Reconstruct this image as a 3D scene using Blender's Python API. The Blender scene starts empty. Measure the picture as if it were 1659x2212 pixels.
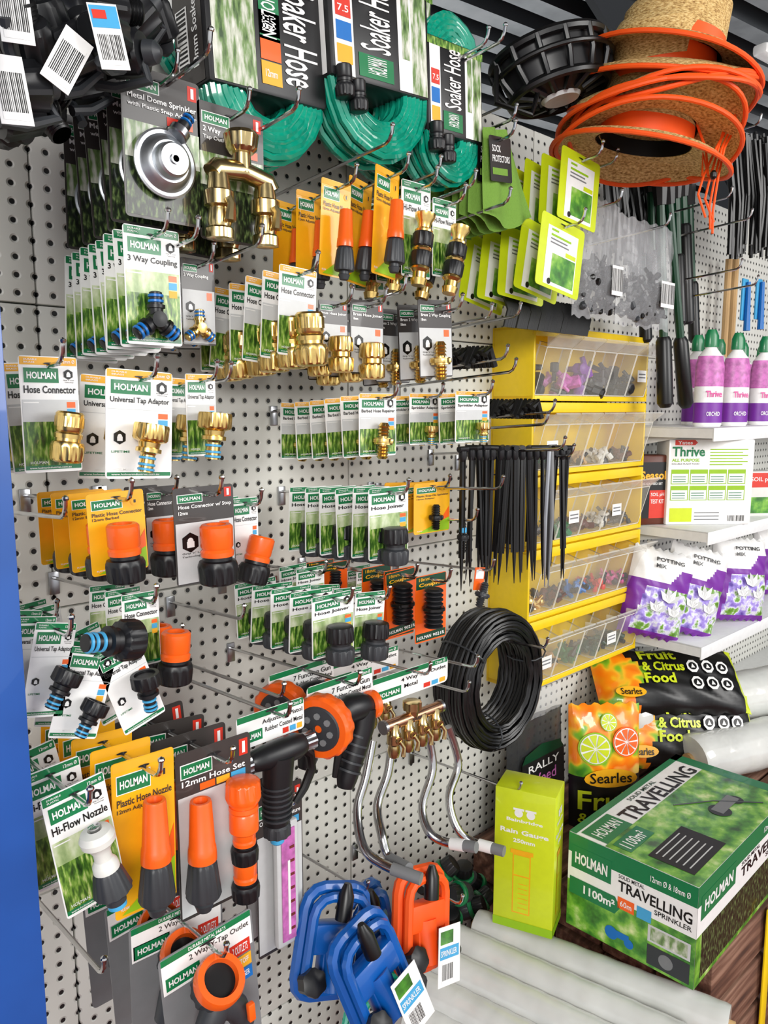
import bpy, math, random, bmesh
from mathutils import Matrix, Vector
R=random.Random(7)
rad=math.radians
# ---------------------------------------------------------------- camera model
F=1661.;CX=829.5;CY=1106.
CAM=Vector((0,-1.2,1.55)); YAW=rad(47); PIT=rad(7.75)
fw=Vector((math.cos(YAW)*math.cos(PIT),math.sin(YAW)*math.cos(PIT),-math.sin(PIT)))
rt=Vector((math.sin(YAW),-math.cos(YAW),0)); up=rt.cross(fw)
def ray(u,v): return fw+rt*((u-CX)/F)+up*((CY-v)/F)
def U(u,v,d):
    r=ray(u,v); return CAM+r*((-d-CAM.y)/r.y)
def UZ(u,v,z):
    r=ray(u,v); return CAM+r*((z-CAM.z)/r.z)
sc=bpy.context.scene
COL=sc.collection
cd=bpy.data.cameras.new('camera'); co=bpy.data.objects.new('camera',cd); COL.objects.link(co)
cd.sensor_fit='VERTICAL'; cd.sensor_height=32; cd.lens=F/2212*32; cd.clip_start=.01
m=Matrix((rt,up,-fw)).transposed().to_4x4(); m.translation=CAM; co.matrix_world=m
sc.camera=co
# ---------------------------------------------------------------- materials
MATS={}
def lin(c): 
    c=c/255.; return c/12.92 if c<=.04045 else ((c+.055)/1.055)**2.4
def mat(name,col,rough=.45,metal=0,alpha=1,var=.08,vs=60,bump=0,coat=0,ss=None,trans=0):
    m=bpy.data.materials.new(name); m.use_nodes=True; nt=m.node_tree; N=nt.nodes; L=nt.links
    b=N['Principled BSDF']
    c=[lin(x) for x in col]
    tc=N.new('ShaderNodeTexCoord'); no=N.new('ShaderNodeTexNoise'); no.inputs['Scale'].default_value=vs; no.inputs['Detail'].default_value=3
    L.new(tc.outputs['Object'],no.inputs['Vector'])
    mx=N.new('ShaderNodeMix'); mx.data_type='RGBA'
    mx.inputs[6].default_value=[x*(1-var) for x in c]+[1]; mx.inputs[7].default_value=[min(1,x*(1+var)) for x in c]+[1]
    L.new(no.outputs['Fac'],mx.inputs[0]); L.new(mx.outputs[2],b.inputs['Base Color'])
    b.inputs['Roughness'].default_value=rough; b.inputs['Metallic'].default_value=metal; b.inputs['Alpha'].default_value=alpha
    b.inputs['Coat Weight'].default_value=coat; b.inputs['Transmission Weight'].default_value=trans
    if bump:
        bp=N.new('ShaderNodeBump'); bp.inputs['Strength'].default_value=bump; bp.inputs['Distance'].default_value=.004
        L.new(no.outputs['Fac'],bp.inputs['Height']); L.new(bp.outputs[0],b.inputs['Normal'])
    MATS[name]=m; return m
def ramp_mat(name,scale,stops,rough=.4,mapscale=(1,1,1),rot=(0,0,0),detail=6,coat=0,bump=0,metal=0,alpha=1):
    m=bpy.data.materials.new(name); m.use_nodes=True; nt=m.node_tree; N=nt.nodes; L=nt.links
    b=N['Principled BSDF']; tc=N.new('ShaderNodeTexCoord'); mp=N.new('ShaderNodeMapping'); no=N.new('ShaderNodeTexNoise')
    mp.inputs['Scale'].default_value=mapscale; mp.inputs['Rotation'].default_value=rot
    no.inputs['Scale'].default_value=scale; no.inputs['Detail'].default_value=detail
    L.new(tc.outputs['Object'],mp.inputs['Vector']); L.new(mp.outputs[0],no.inputs['Vector'])
    cr=N.new('ShaderNodeValToRGB'); e=cr.color_ramp.elements
    while len(e)<len(stops): e.new(.5)
    for i,(p,c) in enumerate(stops): e[i].position=p; e[i].color=[lin(x) for x in c]+[1]
    L.new(no.outputs['Fac'],cr.inputs[0]); L.new(cr.outputs[0],b.inputs['Base Color'])
    b.inputs['Roughness'].default_value=rough; b.inputs['Coat Weight'].default_value=coat; b.inputs['Metallic'].default_value=metal; b.inputs['Alpha'].default_value=alpha
    if bump:
        bp=N.new('ShaderNodeBump'); bp.inputs['Strength'].default_value=bump; bp.inputs['Distance'].default_value=.003
        L.new(no.outputs['Fac'],bp.inputs['Height']); L.new(bp.outputs[0],b.inputs['Normal'])
    MATS[name]=m; return m
W=(244,244,242)
mat('white',W,.35,coat=.3); mat('offwhite',(222,222,216),.45); mat('lgrey',(204,206,206),.4)
mat('green',(12,120,70),.35,coat=.3); mat('dgreen',(8,62,38),.35); mat('lime',(206,222,30),.35,coat=.3); mat('limedark',(150,196,24),.4)
mat('yellow',(246,180,26),.35,coat=.3); mat('strip_yellow',(240,176,44),.4); mat('dark',(24,24,26),.4); mat('card_dark',(60,56,54),.35,coat=.3)
mat('black',(11,11,12),.35,var=.2); mat('blackrib',(20,21,24),.4,var=.2); mat('charcoal',(50,53,57),.45); mat('grey',(122,124,126),.45)
mat('orange',(250,100,22),.35,coat=.3); mat('neon_orange',(255,88,14),.55); mat('red',(214,52,34),.4); mat('blue',(20,110,190),.35); mat('skyblue',(70,165,215),.35)
mat('bluepost',(30,82,160),.3,var=.35,vs=8,coat=.4); mat('bluetoy',(8,88,172),.35,coat=.4)
mat('brass',(232,198,122),.24,metal=1,var=.2,vs=120); mat('chrome',(200,200,200),.15,metal=1); mat('steel',(170,172,176),.28,metal=1); mat('zinc',(196,200,204),.4,metal=1,var=.15,vs=25)
mat('copper',(206,160,130),.25,metal=1); mat('goldsteel',(206,184,132),.22,metal=1,var=.25,vs=90)
mat('purple',(120,40,158),.4); mat('pink',(214,70,150),.4); mat('brown',(92,40,22),.4); mat('tan',(196,160,110),.7)
mat('case_yellow',(246,208,20),.4,coat=.2); mat('clear',(240,240,235),.1,alpha=.12); mat('clearedge',(246,246,240),.2,alpha=.6); mat('clearlip',(240,240,235),.15,alpha=.35); mat('clearbag',(230,232,235),.12,alpha=.22,bump=1,vs=40)
mat('wrap',(226,228,224),.16,alpha=.86,bump=1,vs=11,var=.25,coat=.8)
mat('hose_green',(10,150,122),.1,coat=1,var=.4,vs=25); mat('cloth_green',(112,152,58),.9,bump=.4,vs=300)
mat('shelf_white',(232,234,234),.4); mat('maroon',(112,38,30),.7,var=.3,vs=6); mat('smoke',(60,62,64),.2,alpha=.7)
mat('flower',(212,110,180),.4,var=.8,vs=70)
ramp_mat('grass',90,[(.3,(28,52,20)),(.45,(66,108,36)),(.55,(122,164,62)),(.7,(214,220,150))],mapscale=(2.6,1,.6),rough=.35,coat=.3)
ramp_mat('palegrass',40,[(.3,(120,150,90)),(.5,(176,196,140)),(.7,(226,232,204))],mapscale=(1.4,1,.8),rough=.35,coat=.3)
ramp_mat('darkgrass',110,[(.35,(14,18,14)),(.5,(34,46,28)),(.6,(80,100,56)),(.75,(140,156,100))],mapscale=(2,1,.7),rough=.35,coat=.3)
ramp_mat('meadow',26,[(.3,(30,76,26)),(.45,(70,140,44)),(.58,(130,188,66)),(.75,(226,234,170))],rough=.3,coat=.4)
ramp_mat('bokeh',60,[(.3,(46,74,36)),(.45,(120,150,90)),(.55,(190,196,176)),(.7,(236,236,226))],mapscale=(2,1,.5),rough=.3,coat=.4)
ramp_mat('fruit',18,[(.3,(60,130,30)),(.42,(130,190,40)),(.47,(250,190,40)),(.52,(250,150,20)),(.64,(250,120,10)),(.75,(255,220,110))],rough=.3,coat=.5,detail=1)
ramp_mat('bloom',34,[(.3,(90,60,160)),(.45,(170,150,230)),(.52,(235,235,245)),(.6,(120,170,60)),(.75,(40,90,30))],rough=.3,coat=.4)
ramp_mat('straw',160,[(.3,(140,100,50)),(.5,(208,172,108)),(.7,(238,210,150))],mapscale=(1,1,3),rough=.8,bump=.9,detail=3)
ramp_mat('planks',9,[(.3,(56,36,28)),(.5,(104,70,54)),(.7,(150,114,94))],mapscale=(.5,6,6),rough=.7,bump=.4)
ramp_mat('roofing',5,[(.3,(120,124,126)),(.5,(156,160,162)),(.7,(182,184,184))],rough=.4,metal=.4)
mat('roof_groove_shade',(50,54,58),.6); mat('beam',(42,46,50),.5); mat('farwall',(50,50,52),.8)
def pegmat():
    m=mat('pegboard',(212,212,205),.42,var=.06,vs=3); nt=m.node_tree;N=nt.nodes;L=nt.links;b=N['Principled BSDF']
    tc=N.new('ShaderNodeTexCoord')
    def vm(op,*a):
        n=N.new('ShaderNodeVectorMath'); n.operation=op
        for i,x in enumerate(a):
            if hasattr(x,'links') : L.new(x,n.inputs[i])
            else: n.inputs[i].default_value=x
        return n
    s=vm('MULTIPLY',tc.outputs['Object'],(1/.0254,0,1/.0254)); f=vm('FRACTION',s.outputs[0]); q=vm('SUBTRACT',f.outputs[0],(.5,0,.5)); ln=vm('LENGTH',q.outputs[0])
    mr=N.new('ShaderNodeMapRange'); mr.inputs[1].default_value=.145; mr.inputs[2].default_value=.175; L.new(ln.outputs['Value'],mr.inputs[0])
    old=b.inputs['Base Color'].links[0].from_socket
    mx=N.new('ShaderNodeMix'); mx.data_type='RGBA'; mx.inputs[6].default_value=(.012,.012,.012,1); L.new(mr.outputs[0],mx.inputs[0]); L.new(old,mx.inputs[7]); L.new(mx.outputs[2],b.inputs['Base Color'])
    m2=N.new('ShaderNodeMapRange'); m2.inputs[1].default_value=.12; m2.inputs[2].default_value=.26; L.new(ln.outputs['Value'],m2.inputs[0])
    bp=N.new('ShaderNodeBump'); bp.inputs['Distance'].default_value=.003; bp.inputs['Strength'].default_value=.8; L.new(m2.outputs[0],bp.inputs['Height']); L.new(bp.outputs[0],b.inputs['Normal'])
pegmat()
# ---------------------------------------------------------------- mesh builder
def T(x,y,z): return Matrix.Translation((x,y,z))
def RXd(a): return Matrix.Rotation(rad(a),4,'X')
def RYd(a): return Matrix.Rotation(rad(a),4,'Y')
def RZd(a): return Matrix.Rotation(rad(a),4,'Z')
def SC(s,sy=None,sz=None): return Matrix.Diagonal((s,s if sy is None else sy,s if sz is None else sz,1))
I4=Matrix.Identity(4)
_tc={}
def textmesh(s,bold=.012):
    k=(s,bold)
    if k in _tc: return _tc[k]
    cu=bpy.data.curves.new('t','FONT'); cu.body=s; cu.resolution_u=2; cu.offset=bold; cu.size=1
    o=bpy.data.objects.new('t',cu); COL.objects.link(o)
    dg=bpy.context.evaluated_depsgraph_get(); me=bpy.data.meshes.new_from_object(o.evaluated_get(dg))
    vs=[(v.co.x,v.co.y) for v in me.vertices]; fs=[tuple(p.vertices) for p in me.polygons]
    bpy.data.objects.remove(o); bpy.data.curves.remove(cu); bpy.data.meshes.remove(me)
    if not vs: vs=[(0,0),(1,0),(1,1)];fs=[(0,1,2)]
    x0=min(v[0] for v in vs);x1=max(v[0] for v in vs);y0=min(v[1] for v in vs);y1=max(v[1] for v in vs)
    _tc[k]=([((v[0]-x0)/(x1-x0),(v[1]-y0)/(y1-y0)) for v in vs],fs,(x1-x0)/(y1-y0)); return _tc[k]
class MB:
    def __init__(s): s.v=[];s.f=[];s.mi=[];s.mats=[]
    def add(s,vs,fs,m,M=None):
        if m not in s.mats: s.mats.append(m)
        k=s.mats.index(m); o=len(s.v)
        s.v+= [(M@Vector(v)) for v in vs] if M is not None else [Vector(v) for v in vs]
        s.f+=[tuple(i+o for i in f) for f in fs]; s.mi+=[k]*len(fs)
    def box(s,c,d,m,M=None,b=0):
        x,y,z=[q/2 for q in d]
        if b<=0:
            vs=[(c[0]+i*x,c[1]+j*y,c[2]+k*z) for i in(-1,1) for j in(-1,1) for k in(-1,1)]
            fs=[(0,1,3,2),(4,6,7,5),(0,4,5,1),(2,3,7,6),(0,2,6,4),(1,5,7,3)]
        else:
            bm=bmesh.new(); bmesh.ops.create_cube(bm,size=1); 
            for v in bm.verts: v.co=Vector((v.co.x*d[0],v.co.y*d[1],v.co.z*d[2]))
            bmesh.ops.bevel(bm,geom=bm.edges[:],offset=b,segments=2,affect='EDGES',profile=.5)
            bm.verts.index_update(); vs=[(v.co.x+c[0],v.co.y+c[1],v.co.z+c[2]) for v in bm.verts]; fs=[tuple(v.index for v in f.verts) for f in bm.faces]; bm.free()
        s.add(vs,fs,m,M)
    def lathe(s,prof,m,M=None,n=24,capa=True,capb=True):
        vs=[];fs=[]
        for p in prof:
            r,z=p[0],p[1]; a=p[2] if len(p)>2 else 0
            for i in range(n):
                rr=r-a if (a and i%4<2) else r; t=2*math.pi*i/n; vs.append((rr*math.cos(t),rr*math.sin(t),z))
        for j in range(len(prof)-1):
            for i in range(n):
                k=(i+1)%n; fs.append((j*n+i,(j+1)*n+i,(j+1)*n+k,j*n+k))
        if capa: fs.append(tuple(range(n)))
        if capb: fs.append(tuple(reversed([(len(prof)-1)*n+i for i in range(n)])))
        s.add(vs,fs,m,M)
    def tube(s,pts,r,m,M=None,n=8,closed=False):
        pts=[Vector(p) for p in pts]; k=len(pts); vs=[];fs=[]
        rs=r if isinstance(r,(list,tuple)) else [r]*k
        nrm=None
        for i in range(k):
            if closed: t=pts[(i+1)%k]-pts[i-1]
            else: t=pts[min(i+1,k-1)]-pts[max(i-1,0)]
            t.normalize()
            if nrm is None:
                a=Vector((0,0,1)) if abs(t.z)<.9 else Vector((1,0,0)); nrm=t.cross(a).normalized()
            else: nrm=(nrm-t*nrm.dot(t)).normalized()
            bn=t.cross(nrm)
            for j in range(n):
                a=2*math.pi*j/n; vs.append(pts[i]+(nrm*math.cos(a)+bn*math.sin(a))*rs[i])
        for i in range(k if closed else k-1):
            i2=(i+1)%k
            for j in range(n): fs.append((i*n+j,i*n+(j+1)%n,i2*n+(j+1)%n,i2*n+j))
        if not closed: fs.append(tuple(reversed(range(n)))); fs.append(tuple((k-1)*n+j for j in range(n)))
        s.add(vs,fs,m,M)
    def rect(s,x0,x1,z0,z1,y,m,M=None): s.add([(x0,y,z0),(x1,y,z0),(x1,y,z1),(x0,y,z1)],[(0,1,2,3)],m,M)
    def poly(s,pts,y,m,M=None): s.add([(p[0],y,p[1]) for p in pts],[tuple(range(len(pts)))],m,M)
    def disc(s,x,z,r,y,m,M=None,n=20,rz=None): s.poly([(x+r*math.cos(2*math.pi*i/n),z+(rz or r)*math.sin(2*math.pi*i/n)) for i in range(n)],y,m,M)
    def text(s,t,x0,x1,z0,z1,y,m,M=None,bold=.012,fy=None,rot=0):
        vs,fs,_=textmesh(t,bold); o=[]
        for a,b in vs:
            if rot==90: a,b=1-b,a      # reads upward
            elif rot==-90: a,b=b,1-a   # reads downward
            x=x0+a*(x1-x0); z=z0+b*(z1-z0); o.append((x,(fy(x,z)+y) if fy else y,z))
        s.add(o,fs,m,M)
    def barcode(s,x0,x1,z0,z1,y,M=None,vert=False):
        s.rect(x0,x1,z0,z1,y,'white',M); n=14; r=random.Random(3)
        for i in range(n):
            a=(i+.2)/n; b=a+r.uniform(.3,.7)/n
            if vert: s.rect(x0+(x1-x0)*.1,x1-(x1-x0)*.1,z0+(z1-z0)*a,z0+(z1-z0)*b,y-.0003,'black',M)
            else: s.rect(x0+(x1-x0)*a,x0+(x1-x0)*b,z0+(z1-z0)*.15,z1-(z1-z0)*.1,y-.0003,'black',M)
def mesh_of(mb,name,origin=None):
    me=bpy.data.meshes.new(name); o=Vector(origin) if origin is not None else Vector((0,0,0))
    me.from_pydata([v-o for v in mb.v],[],mb.f)
    for k in mb.mats: me.materials.append(MATS[k])
    me.polygons.foreach_set('material_index',mb.mi); me.polygons.foreach_set('use_smooth',[True]*len(mb.f))
    me.update(); me.set_sharp_from_angle(angle=rad(32)); return me
def obj(name,data,parent=None,loc=(0,0,0),rot=None,label=None,cat=None,group=None,kind=None):
    o=bpy.data.objects.new(name,data); COL.objects.link(o); o.location=loc
    if rot is not None: o.rotation_euler=rot
    if parent: o.parent=parent
    if label:o['label']=label
    if cat:o['category']=cat
    if group:o['group']=group
    if kind:o['kind']=kind
    return o
def thing(name,label,cat,loc,parts,rot=None,group=None):
    e=obj(name,None,None,loc,rot,label,cat,group); e.empty_display_size=.02
    for p in parts: obj(p[0],mesh_of(p[1],p[0]),e,label=p[2] if len(p)>2 else None)
    return e
def single(name,label,cat,loc,mb,rot=None,group=None): return obj(name,mesh_of(mb,name),None,loc,rot,label,cat,group)
def dup(e,loc,rot):
    n=e.copy(); COL.objects.link(n); n.location=loc; n.rotation_euler=rot
    for c in e.children:
        k=c.copy(); COL.objects.link(k); k.parent=n
    return n
def wm(o): return Matrix.LocRotScale(o.location,o.rotation_euler,None)
# ---------------------------------------------------------------- hooks
_hk={}
TILT=math.tan(rad(4))
def hook(X,Z,L,double=False):
    """tip at (X,-L,Z)"""
    k=round(L,2)
    if k not in _hk:
        b=MB(); z=k*TILT
        b.tube([(0,0,0),(0,-k*.5,z*.5),(0,-k,z),(0,-k-.008,z+.004),(0,-k-.013,z+.012),(0,-k-.015,z+.022)],.0028,'chrome')
        b.lathe([(.0005,-.004),(.0035,-.002),(.0042,0),(.0035,.002),(.0005,.004)],'chrome',T(0,-k-.015,z+.023),n=10)
        b.box((0,-.002,-.008),(.016,.004,.036),'steel',b=.001)
        _hk[k]=mesh_of(b,'peg_hook')
    return obj('peg_hook',_hk[k],None,(X,-.001,Z-k*TILT),label='chrome wire display hook fixed in the pegboard',cat='hook',group='pegboard hooks')
# ---------------------------------------------------------------- cards
def card(w,h,style,lines,strip=None,pic='grass'):
    b=MB(); z1=.06*h; t=.0005; r=.05*w; st=style
    base={'w':'white','y':'yellow','k':'card_dark','lime':'lime','dome':'card_dark','h':'white','o':'orange','set':'card_dark','hk':'card_dark','sock':'black','ytap':'grey'}[st]
    out=[]
    for cx,cz,a0 in((w/2-r,z1-r,0),(-w/2+r,z1-r,90),(-w/2+r,z1-h+r,180),(w/2-r,z1-h+r,270)):
        for k in range(4): a=rad(a0+30*k); out.append((cx+r*math.cos(a),cz+r*math.sin(a)))
    n=len(out)
    b.add([(x,-t,z) for x,z in out]+[(x,t,z) for x,z in out],[tuple(range(n)),tuple(reversed(range(n,2*n)))]+[(i,i+n,(i+1)%n+n,(i+1)%n) for i in range(n)],base)
    X=lambda f:-w/2+f*w
    Z=lambda f:z1-f*h
    def rc(a,c,d,e,m,l=1): b.rect(X(a),X(c),Z(e),Z(d),-t-.0003*l,m)
    def tx(s,a,c,d,e,m,l=3,bold=.012): b.text(s,X(a),X(c),Z(e),Z(d),-t-.0003*l,m,bold=bold)
    def badge(a,c,d,e,m='green'):
        rc(a-.012,c+.012,d-.006,e+.006,'white',1); rc(a,c,d,e,m,2); tx('HOLMAN',a+.05*(c-a)*1.6,c-.08*(c-a),d+.26*(e-d),e-.26*(e-d),'white',3,.03)
    def ttl(x0,y0,m,lh=.05,cw=.062,gap=.066):
        for i,s in enumerate(lines): 
            big=1 if i==0 else .72
            tx(s,x0,min(.95,x0+cw*big*len(s)),y0+i*gap,y0+i*gap+lh*big,m,bold=.02)
    def hexa(cx,cz,q,m='black'):
        b.poly([(X(cx)+q*w*math.cos(rad(60*i+30)),Z(cz)+q*w*math.sin(rad(60*i+30))) for i in range(6)],-t-.0009,m)
        b.disc(X(cx),Z(cz)+q*w*.15,q*w*.32,-t-.0012,'white'); b.rect(X(cx)-q*w*.4,X(cx)+q*w*.4,Z(cz)-q*w*.5,Z(cz)+q*w*.1,-t-.0015,'white')
    if st in('w',):
        s=strip or 'green'
        rc(.015,.985,.008,.075,s); tx('12mm Ø',.72,.95,.025,.055,'white'); tx('DURABLE',.08,.3,.022,.036,'white'); tx('PLASTIC' if s=='green' else 'BRASS',.08,.26,.046,.06,'white')
        badge(.07,.66,.1,.225); hexa(.83,.15,.09); tx("Grip 'n' Lock",.74,.93,.195,.208,'black'); tx('Technology',.76,.92,.214,.225,'black'); ttl(.06,.25,'black',.066,.075)
        if pic=='white': hexa(.2,.62,.1); rc(.02,.98,.36,.365,'lgrey'); tx('LIFETIME',.08,.35,.74,.76,'green')
        else: rc(.02,.98,.37,.56,'palegrass' if s=='green' else 'lgrey'); rc(.02,.98,.56,.975,pic); rc(.04,.3,.39,.4,'white',2)
        rc(.78,.93,.39,.44,'orange',2); rc(.78,.93,.45,.51,'skyblue',2); rc(.78,.93,.52,.58,'strip_yellow',2)
        rc(.02,.98,.94,.975,'green',2); tx('HOLMAN',.1,.4,.9,.925,'white'); tx('www.holmanindustries.com.au',.08,.8,.95,.967,'white')
    elif st=='y':
        rc(.02,.98,.005,.06,'strip_yellow'); badge(.08,.6,.09,.2); b.disc(X(.83),Z(.14),.08*w,-t-.0004,'strip_yellow'); b.disc(X(.83),Z(.14),.065*w,-t-.0007,'yellow'); tx('1',.81,.85,.12,.16,'card_dark')
        ttl(.07,.235,'card_dark',.048,.058,.062)
        b.poly([(X(.98),Z(.5)),(X(.75),Z(.75)),(X(.98),Z(.93))],-t-.0004,'orange'); b.poly([(X(.1),Z(.98)),(X(.98),Z(.72)),(X(.98),Z(.98))],-t-.0007,'limedark')
        tx('FLOW',.08,.22,.93,.95,'white')
    elif st in('k','dome','set'):
        badge(.07,.46,.075,.15); rc(.84,.96,.03,.13,'red'); tx('1',.88,.92,.045,.115,'white')
        ttl(.07,.175 if st!='set' else .06+.105,'white',.05 if st!='set' else .035,.052 if st!='set' else .065,.062)
        if st=='k': rc(.02,.98,.36,.98,'lgrey'); hexa(.24,.56,.15); tx("Grip 'n' Lock",.1,.5,.66,.685,'card_dark'); tx('Technology',.1,.42,.695,.72,'card_dark'); rc(.74,.9,.38,.47,'orange',2)
        elif st=='set': rc(.02,.98,.26,.98,'lgrey'); rc(.3,.5,.21,.25,'orange',2); rc(.52,.7,.21,.25,'strip_yellow',2); rc(.72,.92,.21,.25,'skyblue',2)
        else: rc(.02,.98,.36,.6,'bokeh'); rc(.02,.98,.6,.98,'darkgrass'); rc(.56,.72,.28,.34,'red',2); rc(.74,.9,.28,.34,'orange',2)
    elif st=='lime':
        rc(.16,.86,.14,.95,'white'); rc(.3,.84,.5,.9,'meadow',2); rc(.24,.4,.17,.2,'limedark',2); rc(.24,.7,.24,.27,'limedark',2); rc(.24,.62,.3,.32,'grey',2); rc(.24,.66,.35,.37,'grey',2); b.disc(X(.28),Z(.9),.04*w,-t-.0012,'black'); rc(.6,.84,.42,.48,'lime',2)
    elif st in('h','hk'):
        ink='black' if st=='h' else 'white'
        rc(.01,.99,.01,.2,'green' if st=='h' else 'dgreen'); badge(.04,.36,.52,.85)
        tx('12mm Ø',.82,.96,.05,.16,'white')
        for i,s in enumerate(lines): tx(s,.4 if i else .36,min(.97,.4+.035*len(s)) if i else min(.97,.36+.042*len(s)),.28+i*.25,.46+i*.25-.03*i,ink)
        rc(.66,.75,.76,.93,'red',2); rc(.77,.86,.76,.93,'skyblue',2); rc(.88,.96,.76,.93,'strip_yellow',2)
    elif st=='o':
        rc(.02,.98,.01,.2,'dgreen'); tx('18mm',.1,.45,.03,.08,'yellow'); tx('Coupler',.1,.9,.11,.18,'yellow',3,.03); rc(.02,.98,.86,.98,'dgreen'); tx('HOLMAN',.06,.5,.9,.95,'white'); tx('9021R',.56,.94,.9,.95,'white')
    elif st=='sock':
        tx('SOCK',.1,.5,.2,.35,'white'); tx('PROTECTORS',.1,.9,.42,.57,'white'); rc(.1,.8,.7,.85,'cloth_green')
    elif st=='ytap':
        rc(.02,.98,.01,.26,'white'); rc(.02,.98,.01,.055,'green',2); tx('DURABLE METAL PARTS',.3,.7,.02,.045,'white'); badge(.05,.4,.15,.24); tx(lines[0],.3,.95,.075,.125,'card_dark'); rc(.72,.95,.2,.3,'red',2); tx('2 OUTLETS',.75,.92,.22,.28,'white'); rc(.72,.95,.31,.4,'strip_yellow',2); tx('SHUTOFF',.75,.92,.33,.37,'white'); rc(.72,.95,.41,.5,'blue',2); tx('RANGER',.75,.92,.43,.47,'white')
    b.disc(0,0,.09*w,-t-.0016,'dark',rz=.008*h if st not in('h','hk') else .04*h)
    return b
# ---------------------------------------------------------------- products (unit height 1)
def p_conn(M,c1='orange',c2='blackrib'):
    a=MB(); M=M@SC(.8,.8,1); a.lathe([(.2,.36),(.2,.5),(.29,.5),(.335,.46),(.33,.14),(.3,.1),(.34,.06),(.33,-.02)],c1,M); a.lathe([(.2,.37),(.01,.37)],'dark',M)
    if c1=='brass': a.lathe([(.35,.4,.02),(.35,.2,.02)],c1,M,n=48)
    b=MB(); b.lathe([(.3,-.02),(.3,-.08),(.37,-.1),(.4,-.16),(.41,-.2,.03),(.39,-.44,.03),(.36,-.47),(.27,-.5)],c2,M,n=48)
    return [('collar',a),('ribbed_nut',b)]
def p_nozz(M,c1='orange',c2='charcoal'):
    M=M@SC(.62,.62,1)
    a=MB(); a.lathe([(.08,.45),(.1,.5),(.14,.5),(.15,.48),(.18,.1),(.19,.09),(.2,.02),(.2,-.03)],c1,M)
    b=MB(); b.lathe([(.15,-.03),(.18,-.05),(.2,-.08,.015),(.25,-.34,.02),(.23,-.37),(.12,-.38),(.12,-.42),(.14,-.43),(.1,-.5)],c2,M,n=48)
    return [('nozzle_tip',a),('ribbed_grip',b)]
def p_brassnozz(M):
    a=MB(); a.lathe([(.1,.5),(.15,.5),(.14,.44),(.1,.38),(.09,.3),(.13,.27),(.13,.24)],'brass',M); b=MB(); b.lathe([(.13,.24),(.15,.22,.01),(.15,.05,.01),(.13,.03)],'blackrib',M,n=40)
    b.lathe([(.14,-.03),(.155,-.05,.01),(.15,-.22,.01),(.14,-.24)],'blackrib',M,n=40)
    a.lathe([(.13,.03),(.145,.0),(.13,-.03)],'brass',M); a.lathe([(.13,-.24),(.14,-.28),(.1,-.32),(.1,-.4),(.12,-.41),(.1,-.5)],'brass',M)
    return [('nozzle_body',a),('rubber_grip',b)]
def p_hiflow(M):
    M=M@SC(.84,.84,1)
    a=MB(); a.lathe([(.06,.44),(.1,.5),(.2,.47),(.24,.4),(.23,.33),(.17,.28),(.12,.2),(.12,.1),(.17,.04),(.18,-.04)],'offwhite',M); b=MB(); b.lathe([(.17,-.04),(.2,-.08,.01),(.27,-.34,.012),(.22,-.38),(.14,-.4),(.14,-.5)],'charcoal',M,n=48); a.lathe([(.03,.4),(.08,.52),(.08,.54),(.02,.55)],'chrome',M)
    c=MB(); c.lathe([(.12,-.48),(.13,-.5),(.13,-.56),(.1,-.58)],'skyblue',M)
    return [('nozzle_head',a),('grip',b),('blue_seal',c)]
def p_join(M,c='blackrib'):
    a=MB(); a.lathe([(.24,.5),(.32,.47),(.34,.42,.03),(.36,.12,.03),(.33,.08),(.27,.06),(.27,0)],c,M,n=48); b=MB()
    b.lathe([(.27,0),(.27,-.06),(.34,-.09),(.37,-.13,.03),(.36,-.42,.03),(.33,-.47),(.25,-.5)],'charcoal' if c=='blackrib' else c,M,n=48)
    return [('locking_nut',a),('joiner_body',b)]
def p_tap(M,c='brass'):
    M=M@SC(.88,.88,1)
    a=MB(); a.lathe([(.3,.44),(.3,.5),(.4,.5),(.42,.46,.03),(.42,.2,.03),(.38,.16),(.26,.12),(.24,.02),(.3,0),(.3,-.08),(.2,-.1),(.17,-.14),(.17,-.5)],c,M,n=48); a.lathe([(.3,.45),(.01,.45)],'dark',M)
    o=[('tap_adaptor',a)]
    for z in(-.2,-.34,-.44): b=MB(); b.lathe([(.17,z+.03),(.2,z+.02),(.2,z-.02),(.17,z-.03)],'skyblue',M); o.append(('seal_ring',b,'pale blue rubber seal'))
    return o
def p_three(M,c='blackrib'):
    a=MB(); o=[('coupling_body',a)]
    for ang in(0,125,235):
        m=M@RYd(ang); a.lathe([(.1,0),(.13,.1),(.13,.2),(.17,.21),(.17,.27),(.12,.28),(.12,.5),(.08,.52)],c,m)
        for z in(.34,.44): b=MB(); b.lathe([(.12,z+.03),(.145,z+.02),(.145,z-.02),(.12,z-.03)],'blue',m); o.append(('seal_ring',b,'blue rubber seal'))
    a.lathe([(.04,-.17),(.15,-.15),(.15,.15),(.04,.17)],c,M@RXd(90))
    return o
def p_barb(M,c='brass'):
    a=MB(); pr=[(.1,.5)]
    for i in range(4): z=.46-.09*i; pr+=[(.17,z-.06),(.12,z-.065)]
    pr+=[(.12,.1),(.26,.08),(.26,-.1),(.12,-.12)]
    for i in range(4): z=-.14-.09*i; pr+=[(.12,z),(.17,z-.02)]
    a.lathe(pr+[(.1,-.5)],c,M,n=16); b=MB(); b.lathe([(.28,.06),(.3,.05,.03),(.3,-.05,.03),(.28,-.06)],c,M,n=32); return [('barbed_tube',a),('hose_clamp',b)]
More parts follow.
